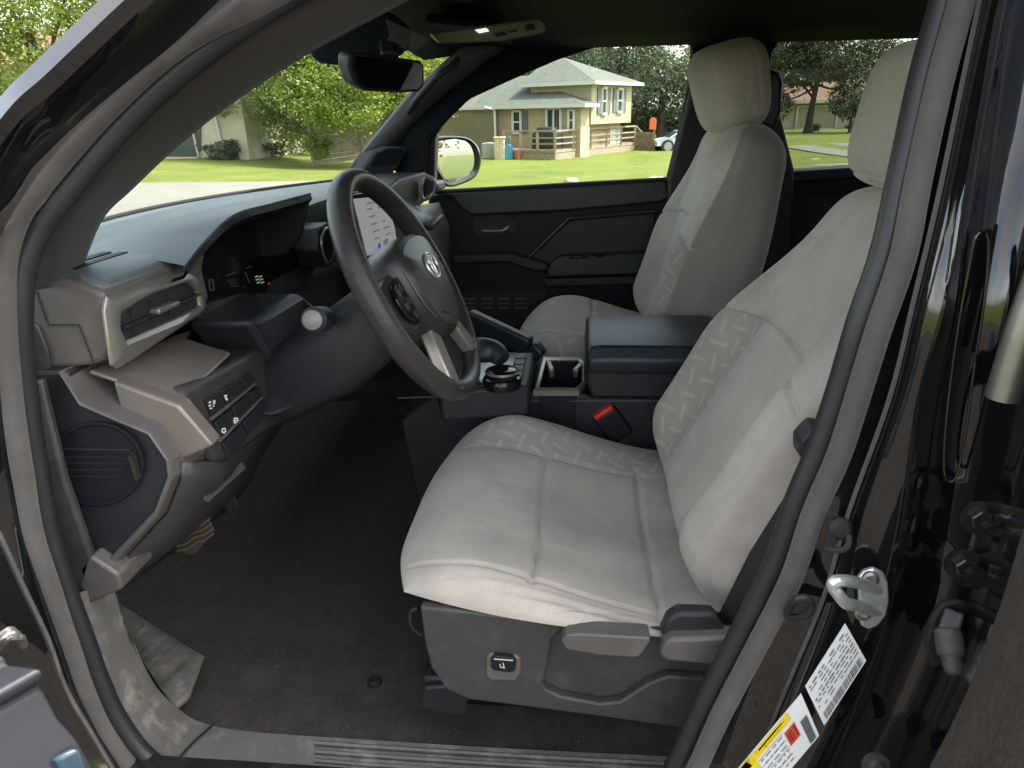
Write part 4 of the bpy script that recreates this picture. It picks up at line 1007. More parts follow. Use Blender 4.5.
b = MB(); b.prism([V(363, 168, .60), V(374, 152, .60), V(386, 146, .61), V(402, 146, .62), V(408, 150, .63), V(398, 166, .64), V(390, 178, .63), (V(362, 178, .60))], (-.05, .03, 0)); tw = b.build('dash_speaker', 'plastic', dash, bevel=.006)
b = MB(); b.prism([V(368, 167, .597), V(377, 154, .597), V(387, 149, .607), V(401, 149, .617), V(404, 152, .625), V(396, 164, .633)], (.002, -.003, 0)); b.build('speaker_grille', 'black', tw)
# roof rail above passenger windows (one piece with openings below it)
b = MB(); rail = [(505, 20), (760, 8), (1010, -5), (1010, 4), (930, 13), (830, 18), (800, 24), (782, 36), (772, 54), (768, 80), (765, 110), (700, 110), (694, 60), (692, 42), (680, 35), (640, 38), (600, 43), (560, 56), (520, 75), (490, 88), (480, 60)]
b.prism(poly(.675, *rail), (0, .05, 0)); b.build('roof_rail_trim', 'head', car, bevel=.008, seg=2)
b = MB(); pb = [(694, 60), (690, 90), (668, 180), (664, 330), (690, 420), (790, 420), (795, 170), (780, 110), (768, 54)]
b.prism(poly(.70, *pb), (0, .06, 0)); b.build('passenger_middle_pillar', 'plastic', car, bevel=.01)
# front passenger door
pdm = MB(); pdm.prism(poly(.745, (428, 196), (460, 192), (664, 181), (676, 184), (676, 430), (428, 430)), (0, .06, 0)); pdr = pdm.build('passenger_door', 'black', car, bevel=.008)
b = MB(); b.prism([*poly(.725, (430, 193), (540, 187), (667, 179.5), (670, 198), (660, 203), (560, 212), (470, 216), (458, 206), (452, 198))], (0, .03, 0)); b.build('door_top_trim', 'leather', pdr, bevel=.008, seg=3)
b = MB(); b.tube(poly(.73, (430, 192), (540, 186), (668, 179)), .006, seg=8); b.build('window_sweep', 'leather', pdr)
b = MB(); b.prism(poly(.735, (525, 262), (566, 222), (574, 219), (655, 212), (657, 250), (560, 262), (545, 270)), (0, .02, 0)); b.build('door_insert', 'plastic', pdr, bevel=.006)
b = MB(); b.tube(poly(.728, (527, 260), (550, 237), (568, 220), (576, 218), (656, 211)), .006, seg=8, n=3); b.build('insert_edge', 'leather', pdr)
b = MB(); b.prism(poly(.70, (549, 266), (556, 259), (562, 256), (660, 252), (664, 274), (548, 278), (545, 272)), (0, .05, 0)); b.build('door_armrest', 'leather', pdr, bevel=.008, seg=3)
b = MB(); b.prism(poly(.69, (454, 256), (510, 254), (547, 264), (548, 270), (536, 272), (508, 262), (454, 264)), (0, .06, 0)); b.build('door_pull', 'plastic', pdr, bevel=.005)
b = MB(); b.prism(poly(.712, (543, 279), (662, 275), (662, 284), (545, 287)), (0, .03, 0)); b.build('armrest_base', 'plastic', pdr, bevel=.004)
b = MB(); b.prism(poly(.742, (474, 217), (506, 214), (518, 222), (518, 233), (480, 238), (472, 232)), (0, .005, 0)); hb = b.build('handle_recess', 'rubber', pdr, bevel=.003)
b = MB(); b.tube(poly(.735, (482, 231), (500, 231), (506, 229), (509, 226)), .0045, seg=8, n=3); b.build('door_handle', 'silver', pdr)
b = MB()
for r in range(3):
    for c in range(4): b.bar(V(464 + 17 * c, 299 + 4.5 * r, .738), V(476 + 17 * c, 298.5 + 4.5 * r, .738), .006, .006)
b.build('door_speaker_grille', 'grey', pdr)
b = MB(); b.prism(poly(.742, (458, 292), (545, 290), (548, 325), (458, 330)), (0, .006, 0)); b.build('speaker_panel', 'rubber', pdr)
b = MB(); b.prism(poly(.735, (432, 200), (458, 120), (520, 62), (640, 30), (692, 30), (690, 90), (668, 185)), (0, .004, 0)); b.build('front_window', 'glass', pdr, smooth=False)
b = MB(); b.tube(poly(.72, (428, 150), (440, 126), (470, 96), (520, 72), (560, 54), (600, 42), (640, 37), (682, 34), (692, 40), (692, 60), (688, 95), (678, 140), (668, 180)), .007, seg=8, n=4); b.build('window_frame_seal', 'rubber', pdr)
b = MB(); b.prism(poly(.72, (424, 190), (425, 150), (428, 136), (436, 134), (434, 186)), (0, .05, 0)); b.build('mirror_sail', 'plastic', pdr, bevel=.005)
# outside mirror
Ym = .93
mo = [(431, 141), (436, 137), (455, 136), (468, 138), (477, 145), (481, 156), (480, 168), (474, 178), (462, 184), (450, 187), (443, 183), (434, 165)]
mi_ = [(436, 146), (439, 141), (455, 139), (466, 141), (472, 147), (475, 157), (474, 168), (468, 175), (458, 180), (449, 182), (444, 178), (437, 163)]
cM = V(456, 161, Ym); nM = Vector((.80, -.60, .036)).normalized(); MO = spline([onp(x, y, cM, nM) for x, y in mo], 3, True); MI = spline([onp(x, y, cM + nM * .002, nM) for x, y in mi_], 3, True)
vd = (cM - CAM).normalized(); 
b = MB(); b.grid([[cM + (p - cM) * .2 + Vector((-.10, .05, 0)) for p in MO], [cM + (p - cM) * .7 + Vector((-.085, .045, 0)) for p in MO], [cM + (p - cM) * 1.0 + Vector((-.04, .03, 0)) for p in MO], MO, [p.lerp(q_, .4) + Vector((.004, -.004, 0)) for p, q_ in zip(MO, MI)], MI, [p + Vector((-.008, .008, 0)) for p in MI]], cu=True, cap=False)
mr = b.build('door_mirror', 'piano', pdr)
b = MB(); b.face([onp(x, y, cM, nM) for x, y in mi_]); b.build('mirror_glass', 'mirror', mr, smooth=False)
b = MB(); b.bar(V(434, 186, .79), V(442, 184, .90), .03, .03); b.build('mirror_arm', 'plastic', mr, bevel=.01)
b = MB(); b.prism(poly(.70, (568, 255.5), (604, 254), (606, 257), (570, 259)), (0, -.004, 0)); ws_ = b.build('window_switch_panel', 'piano', pdr, bevel=.002)
for k in range(2):
    b = MB(); b.prism(poly(.694, (573 + 15 * k, 255.6), (582 + 15 * k, 255.2), (583 + 15 * k, 257.4), (574 + 15 * k, 257.8)), (0, -.006, 0)); b.build('window_switch', 'plastic', ws_, bevel=.001)
# rear passenger door
rd = MB(); rd.prism(poly(.745, (782, 172), (795, 170), (862, 166), (1010, 160), (1010, 430), (760, 430)), (0, .06, 0)); rdr = rd.build('rear_door', 'black', car, bevel=.008)
b = MB(); b.prism(poly(.725, (780, 176), (795, 171), (862, 167), (1010, 160), (1010, 172), (862, 178), (782, 184)), (0, .03, 0)); b.build('door_top_trim', 'plastic', rdr, bevel=.006)
b = MB(); b.prism(poly(.74, (770, 175), (768, 80), (772, 45), (800, 18), (930, 8), (1010, -2), (1010, 165), (862, 172)), (0, .004, 0)); b.build('rear_window', 'tint', rdr, smooth=False)
b = MB(); b.prism(poly(.742, (760, 200), (800, 196), (990, 190), (990, 240), (900, 260), (800, 270)), (0, .01, 0)); b.build('door_insert', 'rubber', rdr, bevel=.005)
# rear seat
b = MB(); b.box((1.25, 0, .86), (.5, 1.36, .14)); b.build('rear_seat_base', 'black', car, bevel=.05, seg=4)
b = MB(); b.box((1.56, 0, 1.12), (.16, 1.36, .62), Matrix.Rotation(rad(14), 3, 'Y')); b.build('rear_seat_back', 'black', car, bevel=.05, seg=4)
b = MB(); b.prism(poly(.52, (757, 70), (766, 66), (780, 72), (784, 82), (782, 112), (776, 130), (757, 125)), (0, .14, 0)); b.build('rear_headrest', 'leather', car, bevel=.012, seg=3)

# ---- header: inner mirror, camera cover, overhead console, sun visors
b = MB(); rows = []
mc = [(308, 52), (316, 44), (330, 29), (348, 14), (370, 6), (395, 14), (413, 30), (408, 48), (400, 58), (375, 56), (340, 66), (316, 62)]
b.prism([V(x, y, -.06) for x, y in mc], (-.03, .10, .01)); cc_ = b.build('camera_cover', 'head', car, bevel=.012, seg=3)
b = MB()
for k in range(4): b.bar(V(391, 38 + 4 * k, -.064), V(404, 34.5 + 4.6 * k, -.064), .003, .003)
b.build('cover_slot', 'rubber', cc_)
b = MB(); b.prism(poly(-.062, (386, 18), (412, 30), (408, 50), (394, 58), (380, 50), (390, 36)), (0, -.003, 0)); b.build('cover_panel', 'plastic', cc_, bevel=.002)
cR = V(389, 74, -.128)
rm = [(349, 56), (353, 52), (370, 53), (400, 58), (421, 61), (425, 66), (425, 86), (420, 92), (400, 93), (366, 91), (355, 84), (349, 68)]
b = MB(); b.prism([onp(x, y, cR + Vector((-.004, .003, 0)), Vector((.84, -.47, -.25)).normalized()) for x, y in rm], (-.025, .02, .005)); rvm = b.build('rearview_mirror', 'plastic', car, bevel=.006, seg=3)
ri = [(356, 57), (372, 57), (400, 61), (420, 64), (422, 68), (422, 84), (418, 89), (400, 90), (368, 88), (360, 82), (356, 68)]
cR = V(389, 74, -.128); Pr = [onp(x, y, cR, Vector((.84, -.47, -.25)).normalized()) for x, y in ri]
b = MB(); b.face(Pr); b.build('mirror_glass', 'mirror', rvm, smooth=False)
b = MB(); b.bar(V(390, 60, -.09), V(388, 44, -.04), .03, .03); b.build('mirror_stem', 'plastic', rvm, bevel=.005)
b = MB(); ovp = [(430, 33), (470, 27), (538, 18), (545, 22), (547, 31), (540, 34), (500, 41), (460, 43), (440, 43)]
b.prism([V(x, y, .0) for x, y in ovp], (-.03, .14, .012)); oc = b.build('overhead_console', mat('warm_grey_plastic', (.11, .105, .09), .5, grain=.3), car, bevel=.004)
b = MB(); b.prism([V(x, y, -.003) for x, y in ((475, 30), (486, 28), (489, 31), (479, 33))], (0, .003, 0)); b.build('map_lamp', 'lamp', oc)
b = MB(); b.prism([V(x, y, -.003) for x, y in ((493, 34), (504, 31), (507, 35), (497, 37))], (0, .003, 0)); b.prism([V(x, y, -.003) for x, y in ((508, 31), (517, 29), (518, 31), (509, 33))], (0, .003, 0)); b.prism([V(x, y, -.003) for x, y in ((524, 25), (533, 23), (535, 29), (526, 31))], (0, .003, 0)); b.build('overhead_switch', 'black', oc)
for y_ in (-.35, .35):
    b = MB(); b.box((.02, y_, 1.605), (.15, .34, .018), Matrix.Rotation(rad(6), 3, 'Y')); b.build('sun_visor', 'head', car, bevel=.007, seg=3)
#@@OUTSIDE@@
# ================================================================== OUTSIDE
def G(x, y): return -.45 * sstep(16, 27, y) * sstep(-14, -8, x) * (1 - sstep(5, 10, x))
def GP(px, py):
    d = ray(px, py); t = .5
    while t < 400:
        p = CAM + d * t
        if p.z <= G(p.x, p.y): return p
        t += .02
    return CAM + d * 400
def onp(px, py, P0, n):
    d = ray(px, py); return CAM + d * ((P0 - CAM).dot(n) / d.dot(n))

xs = [-900, -300, -120, -60] + [-40 + 2 * i for i in range(41)] + [60, 120, 300, 900]
ysg = [-900, -300, -100, -50] + [-30 + 2 * i for i in range(46)] + [80, 120, 300, 900]
b = MB(); b.grid([[Vector((x, y, G(x, y))) for x in xs] for y in ysg]); tag(b.build('lawn', 'lawn', origin=(0, 0, 0)), kind='structure')
def sheet(name, m, x0, x1, y0, y1, dz):
    b = MB(); nx = max(2, int((x1 - x0) / 2) + 1); ny = max(2, int((y1 - y0) / 2) + 1)
    b.grid([[Vector((lerp(x0, x1, i / (nx - 1)), lerp(y0, y1, j / (ny - 1)), G(lerp(x0, x1, i / (nx - 1)), lerp(y0, y1, j / (ny - 1))) + dz)) for i in range(nx)] for j in range(ny)])
    return tag(b.build(name, m, origin=(0, 0, 0)), kind='structure')
sheet('driveway', 'asphalt', -7, 7, -9, 2.6, .006)
sheet('street', 'concrete', -80, -4, 8.6, 15.3, .012)
sheet('road', 'concrete', 8.5, 90, 21.5, 29.5, .012)
sheet('path', 'concrete', 6.5, 90, 18.3, 19.2, .012)

def shade_noise(): pass
def siding(name, col, pitch=.13):
    m = bpy.data.materials.new(name); m.use_nodes = True
    nt, N, L = nodes(m); bs = N['Principled BSDF']; bs.inputs['Roughness'].default_value = .6
    s = N.new('ShaderNodeSeparateXYZ'); p = geo(nt); L.new(p, s.inputs[0])
    f = mth(nt, 'FRACT', mth(nt, 'MULTIPLY', s.outputs[2], 1 / pitch))
    line = ramp(nt, f, [(0, (.45, .45, .45)), (.16, (1, 1, 1))])
    c = mixc(nt, 1, ramp(nt, noise(nt, p, 2, 4), [(.3, tuple(k * .9 for k in col)), (.7, col)]), line, 'MULTIPLY')
    L.new(c, bs.inputs['Base Color']); L.new(bump(nt, f, .6, .02), bs.inputs['Normal']); return m
M['sidtan'] = siding('tan_siding', (.20, .165, .115)); M['sidcream'] = siding('cream_siding', (.36, .31, .21))
M['cream'] = mat('cream_wall', (.36, .29, .19), .8, vs=3)
M['shingle'] = mat('grey_shingles', (.088, .094, .074), .9, vs=5, var=.25, grain=1, gs=9)
M['shinglebr'] = mat('brown_shingles', (.19, .105, .07), .9, vs=4, var=.2, grain=1, gs=9)
M['white'] = mat('white_trim', (.5, .5, .46), .5, var=.04)
M['pane'] = mat('window_pane', (.03, .04, .04), .08, spec=.6)
M['shutter'] = mat('grey_shutter', (.10, .10, .10), .6)
M['door'] = mat('brown_door', (.10, .055, .035), .5)
M['wood'] = mat('weathered_wood', (.24, .19, .13), .8, vs=10, var=.3, grain=.6, gs=40)
M['fencewood'] = mat('brown_fence_wood', (.17, .12, .075), .8, vs=6, var=.3, grain=.6, gs=40)
M['greyfence'] = mat('grey_fence_wood', (.22, .19, .14), .85, vs=6, var=.3)
M['tarp'] = mat('black_grill_cover', (.012, .012, .013), .6, vs=8, grain=.5, gs=12)
M['blue'] = mat('blue_tarp', (.05, .22, .33), .6); M['terra'] = mat('terracotta', (.35, .12, .06), .8)
M['stone'] = mat('pale_stone', (.45, .36, .24), .9, vs=9, var=.3, grain=1, gs=20)
M['orange'] = mat('orange_panel', (.65, .13, .04), .6)
M['silverpaint'] = mat('silver_car_paint', (.5, .52, .52), .3, coat=.6, var=.03)
M['offwhite'] = mat('pale_wall', (.40, .36, .27), .8, vs=2)
M['darkin'] = mat('dark_interior', (.02, .02, .018), .9)

# ---- the split-level house
a30 = rad(30); uD = Vector((-cos(a30), sin(a30), 0)); vD = Vector((sin(a30), cos(a30), 0)); Z = Vector((0, 0, 1))
K = V(591, 120, 31.0); K.z = 0
house = thing('split_level_house', 'tan sided split level house with grey hip roofs beyond the lawn', 'house', (K.x, K.y, -.5))
nL, nR = vD, uD
KF = K - vD * .75
def oL(px, py): return onp(px, py, K, nL)
def oR(px, py): return onp(px, py, K, nR)
def oF(px, py): return onp(px, py, KF, nL)
zE = oL(591, 82).z; zG = -.6
Rend = oR(631.5, 100); Lr = (Rend - K).dot(vD); Lu = 3.1
zB = oR(600, 124).z
def blockwalls(b, P, lu, lv, z0, z1, mi=0): b.prism([P + Z * z0, P + uD * lu + Z * z0, P + uD * lu + vD * lv + Z * z0, P + vD * lv + Z * z0], Z * (z1 - z0), mi)
b = MB(); blockwalls(b, K, Lu, Lr, zB, zE); b.build('upper_wall', 'sidcream', house, smooth=False)
b = MB(); blockwalls(b, K + uD * .5 + vD * .15, Lu - .5, Lr - .3, zG, zB + .01); b.build('lower_wall', 'cream', house, smooth=False)
# wing
FR = oF(581, 110); wl = (oF(400, 110) - FR).dot(uD); zW = oF(545, 105.5).z
Fb = Vector((FR.x, FR.y, 0))
b = MB(); blockwalls(b, Fb, wl, .77, zG, zW); blockwalls(b, Fb + uD * 3.3 + vD * .7, wl - 3.3, 4.3, zG, zW - .003); b.build('wing_wall', 'cream', house, smooth=False)
SL = oF(499, 120); SLb = Vector((SL.x, SL.y, 0)) - vD * .3; lw = wl - (SL - FR).dot(uD)
b = MB(); blockwalls(b, SLb, lw, .35, zG, zW + .05); b.build('garage_wall', 'sidtan', house, smooth=False)
b = MB(); b.bar(Vector((SLb.x, SLb.y, zG)) - uD * .03 - vD * .06, Vector((SLb.x, SLb.y, zW - .12)) - uD * .03 - vD * .06, .09, .09); b.bar(Vector((SLb.x, SLb.y, zW - .12)) - uD * .03 - vD * .06, Vector((SLb.x, SLb.y, zW + .02)) + uD * .25 - vD * .45, .08, .08); b.build('downspout', 'white', house)
def roof(b, P, lu, lv, ze, over, ridge0, ridge1, rise, hip_l=True):
    E = [P - uD * over - vD * over + Z * ze, P + uD * (lu + over) - vD * over + Z * ze, P + uD * (lu + over) + vD * (lv + over) + Z * ze, P - uD * over + vD * (lv + over) + Z * ze]
    A1 = P + uD * ridge0 + vD * lv / 2 + Z * (ze + rise); A2 = P + uD * ridge1 + vD * lv / 2 + Z * (ze + rise)
    b.add(E + [A1, A2], [(0, 1, 5, 4), (1, 2, 5), (2, 3, 4, 5), (3, 0, 4), (0, 3, 2, 1)]); return E
b = MB(); ap_ = onp(563.5, 58, K + vD * Lr / 2, vD); r0_ = (ap_ - K).dot(uD)
E1 = roof(b, K, Lu, Lr, zE + .02, .4, r0_, max(r0_ + .8, Lu - r0_), ap_.z - zE); b.build('upper_roof', 'shingle', house, smooth=False)
b = MB(); ap2 = onp(529, 75.5, Fb + vD * 2.5, vD); r2_ = (ap2 - Fb).dot(uD)
z0_ = zW + .02; A1_ = Fb + uD * r2_ + vD * 2.5 + Z * ap2.z; A2_ = Fb + uD * (wl + .4) + vD * 2.5 + Z * ap2.z
E2 = [Fb - uD * .45 - vD * .45 + Z * z0_, Fb + uD * (wl + .45) - vD * .45 + Z * z0_, Fb + uD * (wl + .45) + vD * 5.4 + Z * z0_, Fb - uD * .45 + vD * .74 + Z * z0_, Fb + uD * 3.2 + vD * 5.4 + Z * z0_]
b.add(E2 + [A1_, A2_], [(0, 1, 6, 5), (1, 2, 6), (0, 5, 3), (2, 4, 5, 6), (0, 3, 4, 2, 1)]); b.build('wing_roof', 'shingle', house, smooth=False)
b = MB()
for E in (E1, E2):
    b.bar(E[0] - Z * .06, E[1] - Z * .06, .05, .13); b.bar(E[3] - Z * .06, E[0] - Z * .06, .05, .13)
b.build('gutter', 'white', house, smooth=False)
def window(o, w, px0, py0, px1, py1, nrm, shut=None, mull=True, pm='pane', fm='white'):
    """o: px->point on wall plane, nrm: outward normal"""
    A_, B2, C2, D2 = o(px0, py0), o(px1, py0), o(px1, py1), o(px0, py1)
    zt, zb_ = (A_.z + B2.z) / 2, (C2.z + D2.z) / 2
    A_ = Vector((A_.x, A_.y, zt)); D2 = Vector((A_.x, A_.y, zb_)); B2 = Vector((B2.x, B2.y, zt)); C2 = Vector((B2.x, B2.y, zb_))
    b = MB(); b.prism([p + nrm * .01 for p in (A_, B2, C2, D2)], nrm * .03); wp = b.build(w, pm, house, smooth=False)
    b = MB()
    for p, q_ in ((A_, B2), (B2, C2), (C2, D2), (D2, A_)): b.bar(p + nrm * .05, q_ + nrm * .05, .10, .10)
    if mull: b.bar(A_.lerp(D2, .5) + nrm * .05, B2.lerp(C2, .5) + nrm * .05, .06, .06)
    else: b.bar(A_.lerp(B2, .5) + nrm * .05, D2.lerp(C2, .5) + nrm * .05, .08, .08)
    b.build('window_frame', fm, wp, smooth=False)
    if shut:
        d = (B2 - A_).normalized()
        for s_, P_ in ((-1, A_), (1, B2)):
            if s_ not in shut: continue
            b = MB(); b.prism([P_ + d * s_ * .08 + nrm * .01, P_ + d * s_ * .38 + nrm * .01, P_ + d * s_ * .38 + nrm * .01 + Z * (zb_ - zt), P_ + d * s_ * .08 + nrm * .01 + Z * (zb_ - zt)], nrm * .04); b.build('shutter', 'shutter', wp, smooth=False)
window(oR, 'window', 601.5, 88, 606, 114, -uD, (-1, 1)); window(oR, 'window', 617, 89, 622, 112, -uD, (-1, 1))
window(oF, 'window', 513, 111, 521, 133, -vD, (1,), pm='pane')
window(oF, 'patio_door', 547, 108.5, 561, 133, -vD, None, mull=False)
window(oF, 'front_door', 569, 110, 574.5, 130, -vD, None, pm='door')
def oRl(px, py): return onp(px, py, K + uD * .5, nR)
b = MB(); gA, gB, gC, gD = oRl(609, 126), oRl(621, 126), oRl(621, 149), oRl(609, 149); b.prism([p - uD * .01 for p in (gA, gB, gC, gD)], -uD * .04); b.build('lower_door', 'white', house, smooth=False)

# ---- deck with railing
dK = GP(555, 160); dL = GP(524, 158.5); dR = GP(609, 150)
dL = dK + uD * (dL - dK).length * 1.0; dR = dK + vD * ((dR - dK).dot(vD))
zd = onp(555, 150, dK, vD).z; zr = onp(555, 131, dK, vD).z; zg = dK.z
deck = thing('wooden_deck', 'weathered wooden deck with post railing in front of the house', 'deck', (dK.x, dK.y, zg))
lenL = (dL - dK).length + .7; lenR = (dR - dK).length
B0 = Vector((dK.x, dK.y, 0))
b = MB(); b.prism([B0 + Z * (zd - .12), B0 + uD * lenL + Z * (zd - .12), B0 + uD * lenL + vD * lenR + Z * (zd - .12), B0 + vD * lenR + Z * (zd - .12)], Z * .12); b.build('deck_floor', 'wood', deck, smooth=False)
b = MB(); b.prism([B0 + Z * (zg - .1), B0 + uD * lenL + Z * (zg - .1), B0 + uD * lenL + Z * (zd - .14), B0 + Z * (zd - .14)], vD * .05); b.prism([B0 + vD * .1 + Z * (zg - .1), B0 + vD * lenR + Z * (zg - .1), B0 + vD * lenR + Z * (zd - .14), B0 + vD * .1 + Z * (zd - .14)], uD * .05); b.build('deck_skirt', 'wood', deck, smooth=False)
for d_, l_, n_ in ((uD, lenL, 3), (vD, lenR, 5)):
    for k in range(n_ + 1):
        if d_ is vD and k == 0: continue
        P_ = B0 + d_ * (l_ * k / n_) - uD * .0
        b = MB(); b.box(P_ + Z * (zd + zr) / 2, (.11, .11, zr - zd + .06)); b.build('railing_post', 'wood', deck, smooth=False)
    b = MB(); b.bar(B0 + Z * zr - d_ * .06, B0 + d_ * (l_ + .06) + Z * zr, .12, .06)
    for zz in (.35, .7): b.bar(B0 + Z * lerp(zd, zr, zz * .9), B0 + d_ * l_ + Z * lerp(zd, zr, zz * .9), .04, .06)
    b.build('deck_railing', 'wood', deck, smooth=False)
b = MB()
for k in range(3):
    P_ = B0 + vD * (lenR + .15 + .28 * k) + Z * (zd - .08 - .16 * k); b.prism([P_, P_ + uD * 1.0, P_ + uD * 1.0 + vD * .28, P_ + vD * .28], Z * -.05)
b.bar(B0 + vD * (lenR + .05) + Z * zr, B0 + vD * (lenR + 1.0) + Z * (zg + .7), .09, .06); b.build('deck_steps', 'fencewood', deck, smooth=False)

def lump(name, label, cat, P, r, h, m, parent=None, n=2.6, group=None, nz=.06, seed=1, base=.0):
    rnd_ = random.Random(seed); b = MB(); rows = []
    for i in range(11):
        ph = lerp(-.55, pi / 2, i / 10) ; r_ = []
        for k in range(20):
            cc, ss = superell(2 * pi * k / 20, n); q_ = max(0, cos(ph)) ** (2 / n); hh = abs(sin(ph)) ** (2 / n) * (1 if ph > 0 else -1)
            f = 1 + nz * rnd_.uniform(-1, 1)
            r_.append(Vector(P) + Vector((r[0] * cc * q_ * f, r[1] * ss * q_ * f, max(0, h * (.35 + .65 * hh) * f))))
        rows.append(r_)
    b.grid(rows, cu=True, cap=True); o = b.build(name, m, None, origin=P, ang=60); return tag(o, label, cat, group)
gp = B0 + uD * .85 + vD * .7
gr = thing('covered_grill', 'large barbecue grill under a black cover on the wooden deck', 'grill', (gp.x, gp.y, zd))
b = MB(); rows = []
for i, (zz, sx, sy) in enumerate(((0, 1, 1), (.5, .97, .98), (.62, .95, .95), (.72, .72, .85), (.86, .6, .6), (.88, .2, .2))):
    rows.append([gp + uD * (.66 * sx * superell(2 * pi * k / 28, 4)[0]) * (1 + .02 * sin(k * 5 + i)) + vD * (.32 * sy * superell(2 * pi * k / 28, 4)[1]) + Z * (zd + zz) for k in range(28)])
b.grid(rows, cu=True, cap=True); b.build('grill_cover', 'tarp', gr)
g2 = B0 + vD * 1.1 + uD * .75
g2o = thing('covered_table', 'low dark covered patio table beside the barbecue grill', 'table', (g2.x, g2.y, zd))
b = MB(); b.prism([g2 + Z * zd - uD * .3 - vD * .3, g2 + Z * zd + uD * .3 - vD * .3, g2 + Z * zd + uD * .3 + vD * .3, g2 + Z * zd - uD * .3 + vD * .3], Z * .5); b.build('table_cover', 'tarp', g2o, bevel=.04)
# things left of the deck
pp = GP(500, 159.5); b = MB(); b.box(pp + Z * .42, (.42, .4, .86)); b.box(pp + Z * .88, (.5, .46, .07)); tag(b.build('stone_pillar', 'stone', origin=pp, bevel=.02), 'short pale stone pillar beside the blue bag', 'pillar')
pp = GP(509, 159.5); b = MB()
b.prism([pp + Vector((-.19, 0, 0)), pp + Vector((.19, 0, 0)), pp + Vector((.16, 0, .5)), pp + Vector((.06, 0, .62)), pp + Vector((-.06, 0, .62)), pp + Vector((-.15, 0, .5))], (0, .2, 0)); tb = b.build('garden_bag', 'blue', origin=pp, bevel=.03, seg=3); tag(tb, 'blue bag with a tall handle left of the deck', 'bag')
b = MB(); b.tube([pp + Vector((-.1, .1, .55)), pp + Vector((-.06, .1, .85)), pp + Vector((.0, .1, .92)), pp + Vector((.06, .1, .85)), pp + Vector((.1, .1, .55))], .018, seg=8, n=4); b.build('handle', 'blue', tb)
for (px, py, r_, lab_) in ((517.5, 159.5, .15, 'red clay flower pot touching the blue bag'), (523, 159, .12, 'smaller red clay pot against the deck corner')):
    pp = GP(px, py); b = MB(); b.lathe([(r_ * .7, 0), (r_, .28), (r_ * 1.12, .29), (r_ * 1.12, .36), (r_ * .95, .36), (r_ * .9, .3), (0, .3)], pp, Z, seg=18); tag(b.build('flower_pot', 'terra', origin=pp), lab_, 'pot', 'clay pots by the deck')
pp = GP(489, 158.5); b = MB(); b.box(pp + Z * .33, (.55, .5, .62)); b.lathe([(.2, .645), (.2, .67), (.0, .67)], pp, Z, seg=18); tag(b.build('air_conditioner', mat('ac_grey', (.3, .3, .28), .6), origin=pp, bevel=.03), 'grey air conditioning unit against the tan siding', 'air conditioner')
for (px, py, r_, lab_) in ((571, 183.5, .15, 'pale tan rock lying in the lawn, left of two'), (656, 182, .18, 'wider brownish rock in the lawn near the seat headrest')):
    pp = GP(px, py); lump('lawn_rock', lab_, 'rock', pp, (r_, r_ * .7), .11, 'stone', n=2.2, nz=.16, seed=int(px), group='rocks in the lawn')

# ---- brown picket fence right of the house
fA, fB = GP(624, 150), GP(655, 151)
fa = thing('picket_fence', 'brown wooden picket fence right of the tan house', 'fence', tuple(fA))
b = MB(); dd = (fB - fA); ln = dd.length; dd.normalize(); k = 0
while k * .14 < ln:
    P_ = fA + dd * (k * .14); P_.z = G(P_.x, P_.y); b.box(P_ + Z * .42, (.11, .03, .84 + .03 * (k % 3))); k += 1
b.build('picket_panel', 'fencewood', fa, smooth=False)
b = MB(); b.bar(fA + Z * .2 + Vector((0, .04, 0)), fB + Z * .2 + Vector((0, .04, 0)), .05, .08); b.bar(fA + Z * .68 + Vector((0, .04, 0)), fB + Z * .68 + Vector((0, .04, 0)), .05, .08); b.build('fence_rail', 'fencewood', fa, smooth=False)
# orange sign on a post
pp = GP(653.5, 148); sg_ = thing('orange_sign', 'orange panel on a wooden post behind the picket fence', 'sign', tuple(pp))
s_px = (pp - CAM).dot(FW) / F
b = MB(); b.box(pp + Z * .65, (.09, .09, 1.4)); b.build('post', 'wood', sg_); b = MB(); b.box(pp + Vector((-.1, -.07, 1.15)), (.34, .03, .5)); b.box(pp + Vector((-.12, -.075, 1.42)), (.2, .03, .1)); b.build('sign_board', 'orange', sg_, bevel=.01)

